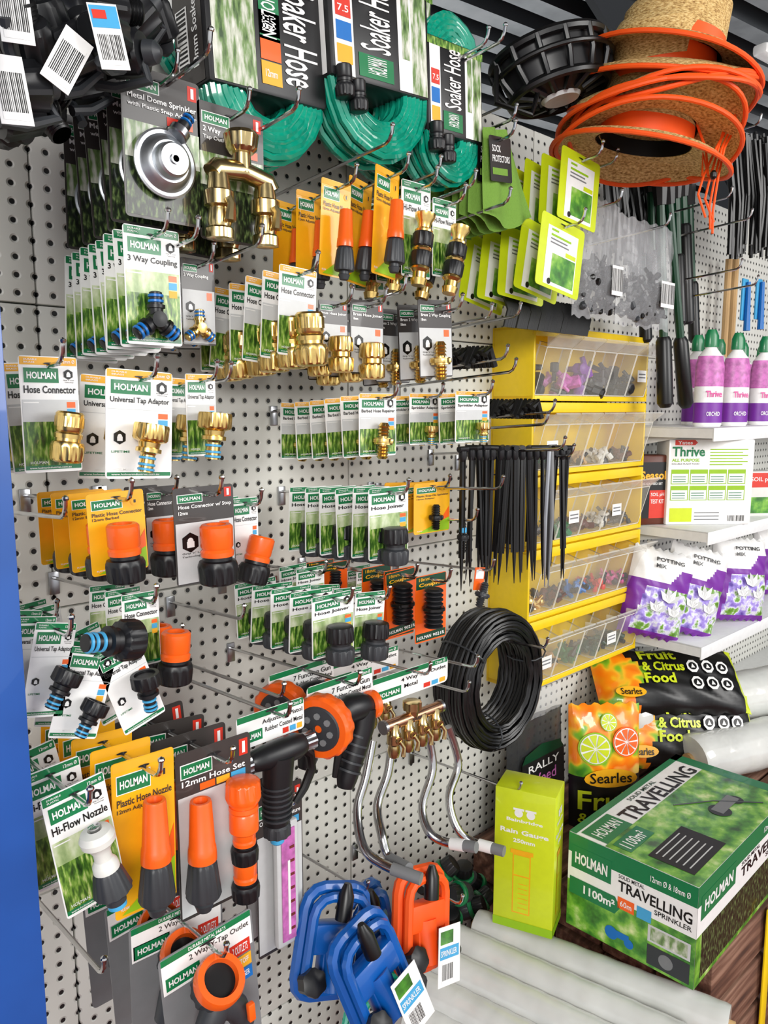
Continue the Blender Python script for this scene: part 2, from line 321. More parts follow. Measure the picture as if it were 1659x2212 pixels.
def p_dome(M):
    m=M@RXd(90); a=MB(); a.lathe([(.47,-.03),(.5,-.02),(.5,.01),(.47,.025),(.42,.02),(.4,.04),(.36,.12),(.3,.16),(.27,.16),(.25,.27),(.22,.3),(.07,.3),(.06,.26),(.05,.26)],'zinc',m,n=40); a.lathe([(.05,.262),(.001,.263)],'black',m); a.lathe([(.07,.3),(.075,.33),(.05,.33),(.05,.3)],'steel',m)
    b=MB(); mm=M@T(.22,-.08,.5)@RYd(35); b.lathe([(.14,-.12),(.16,-.1),(.16,.0),(.1,.03)],'steel',mm); c=MB(); c.lathe([(.1,.03),(.1,.12),(.07,.13),(.07,.3),(.05,.32)],'blackrib',mm)
    for z in(.17,.25): c.lathe([(.07,z-.02),(.095,z-.01),(.095,z+.01),(.07,z+.02)],'blue',mm)
    return [('metal_dome',a),('swivel_arm',b),('snap_adaptor',c)]
def p_coup(M):
    a=MB(); M=M@SC(.85,.85,1); pr=[]
    for i in range(9): z=.5-.11*i; pr+=[(.2,z),(.27,z-.04),(.27,z-.07)]
    a.lathe(pr,'blackrib',M); b=MB(); b.lathe([(.3,.05,.02),(.33,.03,.02),(.33,-.03,.02),(.3,-.05,.02)],'black',M,n=32); return [('ribbed_tube',a),('collar',b)]
def p_2tap(M,c='goldsteel'):
    a=MB(); a.lathe([(.12,.3),(.16,.34,.01),(.18,.46,.01),(.15,.5)],c,M,n=40); a.lathe([(.1,.1),(.09,.3)],c,M)
    a.tube([(-.34,0,.05),(-.3,0,.1),(0,0,.13),(.3,0,.08),(.34,0,.0)],.1,c,M,n=14)
    o=[('tap_manifold',a)]
    for s in(-1,1):
        m=M@T(.27*s,0,-.2); a.lathe([(.1,.25),(.12,.1),(.15,.08),(.15,-.05),(.1,-.07),(.12,-.2),(.1,-.28)],c,m,n=16); a.lathe([(.05,-.16),(.07,-.15),(.07,.0)],c,m@RXd(90))
        h=MB(); h.tube([(0,-.17,0),(.02,-.19,-.06),(.0,-.19,-.22)],[.04,.04,.06],c,m,n=8); o.append(('lever_handle',h))
        a.lathe([(.12,-.25,.01),(.14,-.27,.01),(.14,-.36,.01),(.1,-.37)],c,m,n=32)
    return o
def p_ytap(M):
    a=MB(); b=MB(); q=M@T(0,0,.25)@RXd(40); b.lathe([(.2,.1),(.22,.22),(.3,.22),(.32,.16),(.32,.05),(.28,.0)],'orange',q,n=32,capa=True,capb=False); b.lathe([(.21,.12),(.01,.12)],'dark',q,n=24)
    a.lathe([(.26,.0),(.3,-.04,.02),(.3,-.2,.02),(.22,-.25)],'charcoal',q,n=48)
    o=[('tap_body',a),('orange_fitting',b)]
    for s in(-1,1): a.tube([(0,0,0),(.2*s,-.05,-.2),(.3*s,-.05,-.5)],[.2,.17,.14],'charcoal',M,n=16); c=MB(); c.box((.3*s,-.25,-.2),(.1,.08,.25),'orange',M,b=.02); o.append(('tap_lever',c,'orange lever'))
    return o
def p_set(M):
    a,b=[x[1] for x in p_nozz(M@T(-.17,0,-.0)@SC(.86))]; c,d=[x[1] for x in p_conn(M@T(.19,0,.26)@SC(.42)@RXd(180),'orange','orange')]; e,f=[x[1] for x in p_conn(M@T(.19,0,-.04)@SC(.33))] ; g,h=[x[1] for x in p_conn(M@T(.19,0,-.34)@SC(.34))]
    return [('nozzle_tip',a),('ribbed_grip',b),('tap_connector',c),('tap_connector_nut',d),('hose_connector_collar',e),('hose_connector_nut',f),('hose_connector_collar',g),('hose_connector_nut',h)]
def p_gun(M):
    a=MB();b=MB();c=MB();d=MB()
    hm=M@T(-.25,0,.28)@RZd(25)@RYd(-90)
    b.lathe([(.24,-.06),(.31,-.04,.012),(.33,.0,.012),(.33,.12,.012),(.3,.15),(.24,.15)],'orange',hm,n=56)
    a.lathe([(.12,-.45),(.14,-.3),(.24,-.1),(.29,-.02)],'blackrib',hm); a.lathe([(.24,.145),(.22,.165),(.05,.17),(.03,.14)],'charcoal',hm,n=32)
    for i in range(7): aa=rad(51.4*i); a.lathe([(.035,.16),(.035,.18)],'grey',hm@T(.14*math.cos(aa),.14*math.sin(aa),.0),n=8)
    a.tube([(-.15,0,.3),(.05,0,.34),(.2,0,.33),(.34,0,.3)],[.12,.15,.15,.11],'blackrib',M,n=16)
    d.lathe([(.12,0),(.15,.02),(.15,.08),(.1,.1)],'orange',M@T(.34,0,.3)@RYd(95),n=24)
    a.tube([(.28,0,.3),(.24,0,.1),(.14,0,-.15),(.02,0,-.42),(-.0,0,-.5)],[.14,.14,.125,.11,.09],'blackrib',M,n=16)
    for k in range(5): a.tube([(.2-.035*k,0,.02-.085*k),(.19-.035*k,0,-.0-.085*k)],.132,'charcoal',M,n=16)
    c.tube([(.02,0,.2),(-.06,-.0,.0),(-.1,0,-.18),(-.14,0,-.34)],[.05,.045,.04,.03],'black',M,n=10)
    return [('gun_body',a),('dial_ring',b,'bright orange dial ring'),('end_cap',d,'orange cap'),('trigger',c)]
def p_pistol(M):
    a=MB();b=MB();b2=MB();c=MB();d=MB()
    b.lathe([(.03,-.5),(.08,-.5),(.1,-.47,.01),(.1,-.36,.01),(.07,-.34)],'steel',M@T(0,0,.36)@RYd(90),n=32)
    a.lathe([(.07,-.36),(.1,-.32),(.12,-.2),(.135,.0),(.13,.2),(.1,.28)],'blackrib',M@T(0,0,.36)@RYd(90),n=24)
    b2.lathe([(.09,.27),(.1,.28,.01),(.1,.4,.01),(.07,.42)],'steel',M@T(0,0,.36)@RYd(90),n=32)
    a.tube([(-.02,0,.34),(-.04,0,.1),(-.06,0,-.15),(-.07,0,-.36)],[.16,.15,.14,.12],'blackrib',M,n=20)
    a.lathe([(.12,-.36),(.14,-.38,.01),(.14,-.48,.01),(.09,-.5)],'charcoal',M@T(-.07,0,0),n=40)
    for k in range(7): a.tube([(-.05-.002*k,0,.05-.055*k),(-.05-.002*k,0,.03-.055*k)],.15,'charcoal',M,n=20)
    c.tube([(.24,0,.34),(.36,0,.22),(.38,0,.05),(.28,0,-.12),(.16,0,-.24)],[.055,.055,.05,.045,.035],'black',M,n=10)
    d.lathe([(.07,-.49),(.07,-.56),(.05,-.58)],'skyblue',M@T(-.07,0,0),n=16)
    return [('gun_body',a),('metal_tip',b,'steel nozzle tip'),('rear_knob',b2,'steel knob'),('trigger',c),('hose_plug',d,'blue ringed hose plug')]
def p_4tap(M):
    a=MB(); a.tube([(-.5,0,0),(.5,0,0)],.07,'copper',M,n=16); o=[('manifold',a)]
    for x in(-.5,.48): a.tube([(x-.02,0,0),(x+.02,0,0)],.085,'steel',M,n=16)
    a.lathe([(.07,0),(.08,.08),(.12,.1,.01),(.12,.2,.01),(.09,.21)],'goldsteel',M@T(-.02,0,0),n=32); 
    a.text('HOLMAN',-.1,.14,-.025,.02,-.073,'card_dark',M)
    for i in range(4):
        x=-.36+.24*i; m=M@T(x,-.03,-.06)@SC(1.35); a.lathe([(.04,.06),(.05,-.02),(.065,-.04),(.065,-.12),(.05,-.14),(.06,-.2),(.045,-.25)],'goldsteel',m,n=16); a.lathe([(.03,0),(.035,.08)],'goldsteel',m@T(0,0,-.08)@RXd(90),n=10); h=MB(); h.tube([(0,-.08,-.08),(.03,-.1,-.14),(.02,-.1,-.22)],[.016,.018,.022],'goldsteel',m); o.append(('lever_handle',h))
    return o
def p_gauge(M):
    a=MB(); a.box((0,0,0),(.2,.06,1),'lgrey',M,b=.02); b=MB(); b.box((0,-.035,0),(.12,.01,.9),'flower',M); b.box((0,-.042,-.1),(.02,.006,.6),'white',M)
    for i in range(7): b.box((.03,-.042,-.36+.11*i),(.04,.006,.02),'maroon',M)
    return [('gauge_case',a),('scale_tube',b)]
def carded(name,label,cat,style,lines,prod,bb,d,n=1,step=.04,roll=0,yaw=0,ps=(0,.72,.4),pr=0,strip=None,pic='grass',hk=True,jit=3,args=(),pd=.38,group=None):
    u0,v0,u1,v1=bb; uc=(u0+u1)/2; vm=(v0+v1)/2
    A=U(uc,v0,d);B=U(uc,v1,d); w=U(u1,vm,d).x-U(u0,vm,d).x; h=A.z-B.z
    parts=[('backing_card',card(w,h,style,lines,strip,pic))]
    if prod:
        s=ps[2]*h; p=s*pd+.002; r=ray(uc,v0+ps[1]*(v1-v0))
        M=T(ps[0]*w-.85*p*r.x/r.y,-p,(.06-ps[1])*h-.85*p*r.z/r.y)@RYd(pr)@SC(s)
        parts+=prod(M,*args)
    hz=A.z-.06*h; g=group or (label+' stack')[:60] if n>1 else group
    e=thing(name,label,cat,(A.x,-d,hz),parts,(0,rad(roll),rad(yaw)),g)
    for i in range(1,n):
        dup(e,(A.x+R.uniform(-.002,.002),-d+i*step,hz-i*step*TILT),(rad(R.uniform(-2,2)),rad(roll+R.uniform(-jit,jit)),rad(yaw+R.uniform(-jit,jit))))
    if hk: hook(A.x,hz-.001,d+.03)
    return e
# row: dome sprinklers, brass taps
carded('dome_sprinkler_pack','round zinc dome sprinkler on a dark printed card','sprinkler','dome',['Metal Dome Sprinkler','with Plastic Snap Adaptor'],p_dome,(262,158,430,478),.27,6,.036,ps=(.02,.6,.47),pd=.08,jit=3)
carded('two_way_tap_pack','brass two way tap manifold with levers on a printed card','tap','dome',['2 Way','Tap Outlet'],p_2tap,(428,235,568,525),.27,2,.09,ps=(.12,.55,.76),pd=.2,jit=4)
TW='black three way hose coupling with blue seals on card'
carded('three_way_coupling_pack',TW,'hose fitting','w',['3 Way Coupling'],p_three,(266,492,386,745),.26,8,.027,ps=(.02,.78,.46),pd=.2)
carded('three_way_coupling_pack','brass three way hose coupling on a dark card','hose fitting','k',['3 Way Coupling'],p_three,(390,560,462,745),.2,3,.05,ps=(0,.8,.42),args=('brass',),pd=.2)
BC='brass hose connector on a yellow edged white card'
carded('brass_connector_pack',BC,'hose fitting','w',['Hose Connector'],p_conn,(604,578,684,770),.29,6,.044,ps=(.32,.8,.6),args=('brass','brass'),strip='strip_yellow',roll=3,pr=-6)
BJ='brass hose joiner on a dark grey card'
carded('brass_joiner_pack',BJ,'hose fitting','k',['Brass Hose Joiner','18mm'],p_join,(688,650,750,790),.25,2,.06,ps=(.2,.82,.56),args=('brass',))
carded('brass_joiner_pack',BJ,'hose fitting','k',['Brass Hose Joiner','18mm'],p_join,(757,650,828,808),.25,3,.055,ps=(.1,.82,.5),args=('brass',))
carded('brass_coupling_pack','brass two way coupling on a dark grey card','hose fitting','k',['Brass 2 Way Coupling','18mm'],p_barb,(903,648,975,815),.27,4,.05,ps=(.1,.78,.5),args=('brass',),roll=-3,pd=.2)
# second row
carded('brass_connector_pack',BC,'hose fitting','w',['Hose Connector'],p_conn,(40,770,166,1020),.3,3,.06,ps=(.25,.7,.44),args=('brass','brass'),strip='strip_yellow',pr=8)
TAb='brass universal tap adaptor on a yellow edged white card'
carded('tap_adaptor_pack',TAb,'tap adaptor','w',['Universal Tap Adaptor'],p_tap,(230,800,373,1034),.31,2,.075,ps=(.12,.72,.44),strip='strip_yellow',pic='white',roll=3,pr=8)
carded('tap_adaptor_pack',TAb,'tap adaptor','w',['Universal Tap Adaptor'],p_tap,(400,808,464,985),.24,3,.06,ps=(.35,.76,.56),strip='strip_yellow',pr=6)
carded('hose_repairer_pack','brass barbed hose repairer on a yellow edged white card','hose fitting','w',['Barbed Hose Repairer'],p_barb,(776,850,856,985),.29,6,.042,ps=(.12,.76,.58),strip='strip_yellow',pd=.2,pr=5)
SA='small brass sprinkler adaptor on a yellow edged card'
carded('sprinkler_adaptor_pack',SA,'hose fitting','w',['Sprinkler Adaptor'],p_tap,(985,845,1058,955),.27,5,.04,ps=(.3,.82,.4),strip='strip_yellow')
carded('sprinkler_adaptor_pack',SA,'hose fitting','w',['Sprinkler Adaptor'],p_tap,(885,850,950,960),.2,2,.05,ps=(.2,.82,.36),strip='strip_yellow')
# third row
carded('plastic_connector_pack','orange and black hose connector on a yellow card','hose fitting','y',['Plastic Hose Connector','12mm Barbed'],p_conn,(186,1062,310,1238),.32,4,.055,ps=(.06,.76,.72),roll=-2,pd=.36,jit=2)
carded('stop_connector_pack','orange and black hose connector on a dark card','hose fitting','k',['Hose Connector','12mm'],p_conn,(312,1050,384,1230),.22,2,.06,ps=(.1,.74,.66))
carded('stop_connector_pack','orange and black stop connector on a dark topped grey card','hose fitting','k',['Hose Connector w/ Stop','12mm'],p_conn,(374,1050,504,1258),.32,1,ps=(.15,.72,.62),pd=.36,roll=-1)
carded('hose_connector_pack','orange and black hose connector tilting off a white card','hose fitting','w',['Hose Connector'],p_conn,(500,1075,556,1235),.22,2,.05,ps=(.35,.86,.64),pr=18,pic='white')
carded('hose_joiner_pack','black hose joiner on a green and white card','hose fitting','w',['Hose Joiner'],p_join,(797,1052,882,1205),.3,6,.042,ps=(.12,.84,.52))
carded('snap_adaptor_pack','small black snap adaptor on a yellow card','hose fitting','y',['Plastic Snap-On Sprinkler','12mm Adaptor'],p_barb,(895,1042,972,1150),.18,3,.04,ps=(.1,.7,.5),args=('blackrib',),pd=.2)
# fourth row
HJ='grey and black hose joiner on a green and white card'
carded('hose_joiner_pack',HJ,'hose fitting','w',['Hose Joiner'],p_join,(674,1282,764,1415),.32,5,.052,ps=(.12,.84,.62),pd=.42)
carded('hose_joiner_pack',HJ,'hose fitting','w',['Hose Joiner'],p_join,(768,1278,832,1405),.28,3,.06,ps=(.2,.84,.62),roll=5)
carded('hose_joiner_pack',HJ,'hose fitting','w',['Hose Joiner'],p_join,(640,1225,700,1330),.14,2,.05,ps=(.2,.84,.6))
CP='black ribbed hose coupler on an orange card'
carded('coupler_pack',CP,'hose fitting','o',[],p_coup,(898,1240,964,1382),.3,2,.075,ps=(.05,.52,.6),pd=.3)
carded('coupler_pack',CP,'hose fitting','o',[],p_coup,(830,1228,895,1375),.22,2,.06,ps=(.05,.52,.6),pd=.3)
carded('coupler_pack',CP,'hose fitting','o',[],p_coup,(690,1215,750,1300),.1,2,.04,ps=(.05,.52,.6),pd=.3)
carded('hose_joiner_pack',HJ,'hose fitting','w',['Hose Joiner'],p_join,(770,1225,820,1310),.08,2,.03,ps=(.2,.84,.6))
# left fourth row : tap adaptors tilted
TA='black universal tap adaptor on a green edged white card'
for k,(bb,d,rl,pr,n,ps) in enumerate([((75,1345,165,1545),.36,12,20,3,(.3,.72,.42)),((150,1400,255,1590),.36,18,15,2,(.2,.8,.4)),((200,1390,300,1590),.36,-18,10,3,(.3,.66,.42))]):
    carded('tap_adaptor_pack',TA,'tap adaptor','w',['Universal Tap Adaptor'],p_tap,bb,d,n,.055,roll=rl,ps=ps,args=('blackrib',),pr=pr,pic='white',hk=(k!=1))
carded('tap_adaptor_pack',TA,'tap adaptor','w',['Universal Tap Adaptor'],p_tap,(60,1310,130,1480),.2,2,.05,roll=-6,ps=(.2,.8,.4),args=('blackrib',),pic='white')
carded('hose_connector_pack','orange and black hose connector on a green and white card','hose fitting','w',['Hose Connector'],p_conn,(262,1280,342,1440),.3,3,.05,ps=(.85,.98,.72),pr=4)
P=U(240,1385,.42); parts=p_tap(SC(.062),'blackrib'); thing('loose_tap_adaptor','black tap adaptor with blue seals lying across the card','tap adaptor',P,parts,(0,rad(100),rad(10)))
# bottom row
carded('hiflow_nozzle_pack','white and grey high flow hose nozzle on a green edged card','hose nozzle','w',['Hi-Flow Nozzle'],p_hiflow,(88,1695,228,1975),.42,3,.07,ps=(.24,.72,.64),pr=-4,roll=-8,pd=.26)
carded('plastic_nozzle_pack','orange and grey hose nozzle on a yellow card','hose nozzle','y',['Plastic Hose Nozzle','12mm Adjustable'],p_nozz,(240,1632,376,1965),.4,5,.055,ps=(.14,.68,.74),pd=.16,roll=1)
carded('hose_set_pack','orange nozzle and connector set on a dark topped card','hose nozzle','set',['12mm Hose Set'],p_set,(380,1605,542,1960),.38,4,.06,ps=(.06,.64,.76),pd=.12,jit=5)
carded('thermometer_pack','slim plastic gauge strip on a dark green card','thermometer','set',['Outdoor Temperature'],p_gauge,(552,1700,652,2050),.22,2,.05,ps=(.1,.6,.76),pd=.06)  # outdoor thermometer strip on its card
carded('spray_gun_pack','seven function spray gun with orange dial under a header card','spray gun','h',['7 Function Gun','Rubber Coated Metal'],p_gun,(665,1462,806,1528),.32,2,.1,ps=(.02,2.15,3.0),pd=.12,jit=1,roll=-1)
carded('spray_gun_pack','black adjustable pistol with steel tip under a header card','spray gun','h',['Adjustable Pistol','Rubber Coated Metal'],p_pistol,(512,1528,658,1598),.34,1,ps=(.1,2.55,3.0),pd=.1,roll=-1)
carded('four_way_tap_pack','copper coloured four outlet tap manifold under a header card','tap','h',['4 Way Tap Outlet','Metal'],p_4tap,(808,1442,970,1498),.28,2,.13,ps=(.02,1.9,3.0),pd=.05,jit=1)
carded('y_tap_pack','grey and orange two way tap outlet on a printed card','tap','ytap',['2 Way Y-Tap Outlet'],p_ytap,(345,2015,548,2320),.42,4,.075,ps=(.05,.5,.5),pd=.3,roll=-4,jit=6)
# upper middle nozzles
PN='orange and grey hose nozzle on a yellow card'
carded('plastic_nozzle_pack',PN,'hose nozzle','y',['Plastic Hose Nozzle','12mm Adjustable'],p_nozz,(806,366,868,600),.3,2,.06,ps=(.2,.62,.66),roll=4,yaw=10,pd=.24)
carded('plastic_nozzle_pack',PN,'hose nozzle','y',['Plastic Hose Nozzle','12mm Adjustable'],p_nozz,(695,392,758,600),.28,3,.06,ps=(.3,.65,.72),roll=3,pd=.24)
BN='brass nozzle with black grips on a white card'
carded('brass_nozzle_pack',BN,'hose nozzle','w',['Hi-Flow Nozzle'],p_brassnozz,(868,394,930,600),.3,3,.06,ps=(.15,.7,.76),pr=8,pd=.2)
carded('brass_nozzle_pack',BN,'hose nozzle','w',['Hi-Flow Nozzle'],p_brassnozz,(935,432,985,600),.3,2,.06,ps=(.4,.76,.9),pr=14,pd=.2)
# lime packs
LP='lime and white garden product packet hanging on a hook'
carded('lime_pack',LP,'packet','lime',[],None,(1215,335,1298,490),.32,6,.042,roll=5)
carded('lime_pack',LP,'packet','lime',[],None,(1172,478,1265,635),.32,5,.045,roll=8)
# sock protectors
def sock():
    b=MB(); vs=[];n=12;m=8
    for j in range(m+1):
        for i in range(n+1):
            f=i/n-.5; g=j/m; vs.append((f*(.07+.07*g)+.03*g,.005*math.sin(i*1.1+g*2)-.004,.02-g*.155-.012*math.cos(f*6)*g))
    b.add(vs,[(j*(n+1)+i,j*(n+1)+i+1,(j+1)*(n+1)+i+1,(j+1)*(n+1)+i) for j in range(m) for i in range(n)],'cloth_green'); return b
A=U(1068,305,.28); lab=card(.06,.075,'sock',[])
for v in lab.v: v.y-=.012
e=thing('sock_protector','green fabric sock protectors with a black label','sock',(A.x,-.28,A.z),[('fabric_sleeve',sock()),('label_card',lab)],(0,rad(-6),0),'sock protectors on one hook')
for i in range(1,11): dup(e,(A.x,-.28+.022*i,A.z),(0,rad(R.uniform(-5,14)),rad(R.uniform(-6,6))))
hook(A.x,A.z,.31)
# ---------------------------------------------------------------- soaker hoses
def soaker(u0,v0,u1,v1,sv0,sv1,d,roll,rot,size,fit=1):
    uc=(u0+u1)/2; A=U(uc,v0,d);B=U(uc,v1,d); vm=(sv0+sv1)/2
    w=U(u1,vm,d).x-U(u0,vm,d).x;h=A.z-B.z; st=A.z-U(uc,sv0,d).z; sb=A.z-U(uc,sv1,d).z
    c=MB(); yo=.035
    for k in range(6):
        for j in range(6):
            rr=w/2-.003-j*.0088; hh=h/2-w/2; pts=[]
            for q in range(11): a=math.pi*q/10; pts.append((rr*math.cos(a),.0,-h/2+hh+rr*math.sin(a)))
            for q in range(11): a=math.pi+math.pi*q/10; pts.append((rr*math.cos(a),0,-h/2-hh+rr*math.sin(a)-.006*math.sin(k*2)))
            if rr>.01: c.tube([(p[0],yo-.035+.0128*k+R.uniform(-.002,.002),p[2]) for p in pts],.0062,'hose_green',n=6,closed=True)
    s=MB(); sw=w*1.05; s.box((0,yo-.002,-(st+sb)/2),(sw,.086,sb-st),'dark',b=.006)
    y=yo-.0455; z0=-sb+.004;z1=-st-.004
    s.rect(-sw*.46,-sw*.12 if rot==-90 else -sw*.28,z0,z1,y,'bokeh' if rot==-90 else 'white')
    if rot!=-90: s.rect(sw*.16,sw*.3,z0,z1,y,'white'); s.rect(sw*.2,sw*.28,z0+.3*(z1-z0),z1,y-.0004,'bokeh'); s.rect(sw*.3,sw*.46,z0,z1,y,'bokeh')
    if rot==-90:
        s.text('Soaker Hose',sw*.12,sw*.42,z0+.1*(z1-z0),z1-.02,y-.0006,'white',rot=-90); s.text('HOLMAN',sw*.0-.012,sw*.0+.012,z0+(z1-z0)*.42,z0+(z1-z0)*.74,y-.001,'white',rot=-90); s.rect(-sw*.08,sw*.09,z0+(z1-z0)*.4,z0+(z1-z0)*.77,y-.0006,'green')
        for i,mm in enumerate(('strip_yellow','orange','blue')): s.rect(-sw*.08,sw*.09,z0+.01+i*.032,z0+.04+i*.032,y-.0006,mm); 
        s.text(size,-sw*.05,sw*.05,z0+.08,z0+.1,y-.001,'white'); s.text('12mm',-sw*.05,sw*.05,z0+.02,z0+.03,y-.001,'white')
    else:
        s.text('Soaker Hose',-sw*.22,sw*.08,z0+.28*(z1-z0),z1-.01,y-.0006,'white',rot=90); s.rect(-sw*.24,sw*.1,z0+.005,z0+.24*(z1-z0),y-.0004,'green'); s.text('HOLMAN',-sw*.16,sw*.03,z0+.012,z0+.22*(z1-z0),y-.001,'white',rot=90)
        for i,mm in enumerate(('strip_yellow','blue','red')): s.rect(-sw*.44,-sw*.3,z0+(.1+.2*i)*(z1-z0),z0+(.26+.2*i)*(z1-z0),y-.0006,mm)
        s.text(size,-sw*.42,-sw*.32,z0+.54*(z1-z0),z0+.6*(z1-z0),y-.001,'white'); s.rect(-sw*.5+.001,sw*.5-.001,z1-.012,z1,y-.0002,'grass')
    SM=T(-sw/2-.0006,yo,0)@RZd(-90)
    s.rect(-.036,.036,z0,z1,0,'white' if rot!=-90 else 'card_dark',SM); s.barcode(-.03,.0,z0+.02,z0+.1,-.0004,SM,True); s.text('18mm Soaker Hose',.01,.024,z0+.02,z1-.02,-.0005,'black' if rot!=-90 else 'white',SM,rot=90)
    parts=[('hose_coil',c),('card_sleeve',s)]
    if fit:
        for q in(-.004,.022):
            f=MB()
            for _,x in p_conn(T(-w*.42+q,-.018,-sb-.012-q*.6)@SC(.045),'black','blackrib'): f.add([tuple(v) for v in x.v],x.f,'blackrib')
            parts.append(('end_fitting',f))
    thing('soaker_hose_pack','coiled translucent green soaker hose in a black printed sleeve','hose',(A.x,-d,A.z),parts,(0,rad(roll),0),'soaker hoses on upper hooks')
    hook(A.x+.01,A.z-.25*h,d+.06)
soaker(432,-190,680,335,-90,205,.24,-3,-90,'15',0)
soaker(700,-140,910,335,-60,190,.26,-4,90,'7.5')
soaker(915,30,1030,390,95,300,.26,-3,90,'7.5')
soaker(790,-100,925,372,-40,150,.13,0,90,'7.5',0)
soaker(370,-200,500,150,-120,100,.12,0,90,'15',0)
# ---------------------------------------------------------------- black sprinkler heads upper-left
def head():
    a=MB(); a.lathe([(.012,-.03),(.012,-.012),(.02,-.01),(.024,-.005,.003),(.026,.03,.003),(.022,.034),(.008,.036)],'blackrib',n=32)
    for z in range(4): a.lathe([(.012,-.03+z*.004),(.0138,-.028+z*.004),(.012,-.026+z*.004)],'black',n=16)
    b=MB(); b.tube([(0,0,.03),(.03,0,.04),(.035,0,0),(.03,0,-.025)],.006,'charcoal'); b.lathe([(.001,.036),(.014,.038),(.012,.05),(.004,.056)],'charcoal')  # lighter charcoal here stands in for highlights on the black plastic
    return a,b
a,b=head()
def tagm(col):
    tg=MB(); tg.box((0,0,.0),(.03,.0008,.06),'white'); tg.barcode(-.012,.012,-.026,.005 if col else .02,-.0008)
    if col: tg.rect(-.014,.014,.008,.028,-.0008,'skyblue'); tg.rect(-.012,.002,.016,.024,-.0012,'red')
    return mesh_of(tg,'barcode_tag')
HDS=[(215,70,.36),(250,120,.3),(130,120,.34),(60,70,.36),(25,20,.34),(90,20,.32),(20,190,.36),(60,240,.34),(10,270,.3),(100,250,.25),(170,40,.3),(40,130,.3),(250,20,.28),(150,180,.25),(330,20,.2),(200,150,.22),(0,100,.28),(90,180,.3),(280,60,.25),(130,60,.26)]
TG={0:(235,80,-12,1),2:(145,130,28,0),6:(25,195,-8,0),4:(30,20,-5,0)}
tm=[tagm(0),tagm(1)]; e0=None
for i,(u,v,d) in enumerate(HDS):
    P=U(u,v,d); rr=(rad(R.uniform(-40,40)),rad(R.uniform(-150,150)),rad(R.uniform(-40,40)))
    if e0 is None: e=e0=thing('popup_sprinkler','black plastic threaded sprinkler hanging from a hook','sprinkler',P,[('threaded_body',a),('swing_arm',b)],rr,'black threaded sprinklers')
    else: 
        e=e0.copy(); COL.objects.link(e); e.location=P; e.rotation_euler=rr
        for c in e0.children:
            if c.name.startswith('barcode'): continue
            k=c.copy(); COL.objects.link(k); k.parent=e
    if i in TG:
        tu,tv,rl,col=TG[i]; t=obj('barcode_tag',tm[col],e,label='white barcode tag'); W_=T(*U(tu,tv,d+.045))@RZd(R.uniform(-15,5))@RYd(rl); t.matrix_parent_inverse=wm(e).inverted(); t.matrix_basis=W_
# ---------------------------------------------------------------- extra hooks
for u,v,d in [(832,280,.32),(937,347,.3),(1012,377,.32),(415,480,.3),(552,497,.3),(862,603,.32),(1087,415,.32),(984,642,.3),(1048,662,.3),(1072,1032,.32),(515,1308,.22),(1018,1417,.32),(1000,1472,.26),(212,2060,.42),(382,1350,.2),(1112,1688,.3),(1612,457,.3),(1568,410,.3),(1240,465,.3),(1320,330,.3),(1590,565,.3),(1625,600,.3),(630,205,.34),(440,80,.36),(1075,65,.34),(1100,235,.3),(486,790,.24),(600,1475,.3),(285,1385,.34),(130,1080,.3),(1110,660,.28),(1100,780,.3),(1170,895,.3)]:
    P=U(u,v,d); hook(P.x,P.z-.02,d)
# ---------------------------------------------------------------- yellow bins
BX0=1.475;BX1=2.0;zt=U(1150,700,.12).z;zb=U(1160,1490,.12).z;BH=(zt-zb)/5;BW=(BX1-BX0)
cs=MB(); H=BH-.004; 
cs.box((BW/2,-.004,-H/2),(BW,.008,H),'case_yellow',b=.001)
for z in(-.004,-H+.006): cs.box((BW/2,-.062,z),(BW,.116,.008 if z>-.01 else .012),'case_yellow',b=.001)
cs.box((BW/2,-.118,-.012),(BW,.005,.024),'case_yellow',b=.001)
for i in(0,1): cs.box((.004+i*(BW-.008),-.062,-H/2),(.008,.12,H),'case_yellow',b=.002)
bw=(BW-.02)/5
def binm():
    b=MB(); x0=.002;x1=bw-.002; P=[(-.02,.02),(-.118,.014),(-.15,.7*H),(-.06,.84*H)]
    for x in(x0,x1): 
        b.add([(x,p[0],p[1]) for p in P],[(0,1,2,3)],'clear')
        b.tube([(x,p[0],p[1]) for p in P],.0011,'clearedge',n=4,closed=True)
    b.add([(x0,P[0][0],P[0][1]),(x1,P[0][0],P[0][1]),(x1,P[1][0],P[1][1]),(x0,P[1][0],P[1][1]),(x0,P[2][0],P[2][1]),(x1,P[2][0],P[2][1])],[(0,1,2,3),(3,2,5,4)],'clear')
    b.tube([(x0,P[2][0],P[2][1]),(x1,P[2][0],P[2][1])],.0015,'clearedge',n=4); b.tube([(x0,P[1][0],P[1][1]),(x1,P[1][0],P[1][1])],.0015,'clearedge',n=4)
    l=MB(); l.add([(x0,-.15,.7*H),(x1,-.15,.7*H),(x1,-.182,.84*H),(x0,-.182,.84*H),(x0,-.15,.72*H),(x1,-.15,.72*H),(x1,-.18,.86*H),(x0,-.18,.86*H)],[(0,1,2,3),(4,5,6,7),(3,2,6,7)],'clearlip')
    for x in(x0,x1): l.add([(x,-.15,.7*H),(x,-.182,.84*H),(x,-.15,.84*H)],[(0,1,2)],'clearlip')
    return b,l
bn,lp=binm(); bme=mesh_of(bn,'clear_bin'); lme=mesh_of(lp,'pull_lip'); cme=mesh_of(cs,'bin_case')
lb=MB(); lb.rect(bw*.3,bw*.75,.3*H,.48*H,-.1365,'white'); lb.rect(bw*.35,bw*.7,.36*H,.38*H,-.137,'grey'); lb.rect(bw*.35,bw*.7,.41*H,.43*H,-.137,'grey'); lbm=mesh_of(lb,'bin_label')
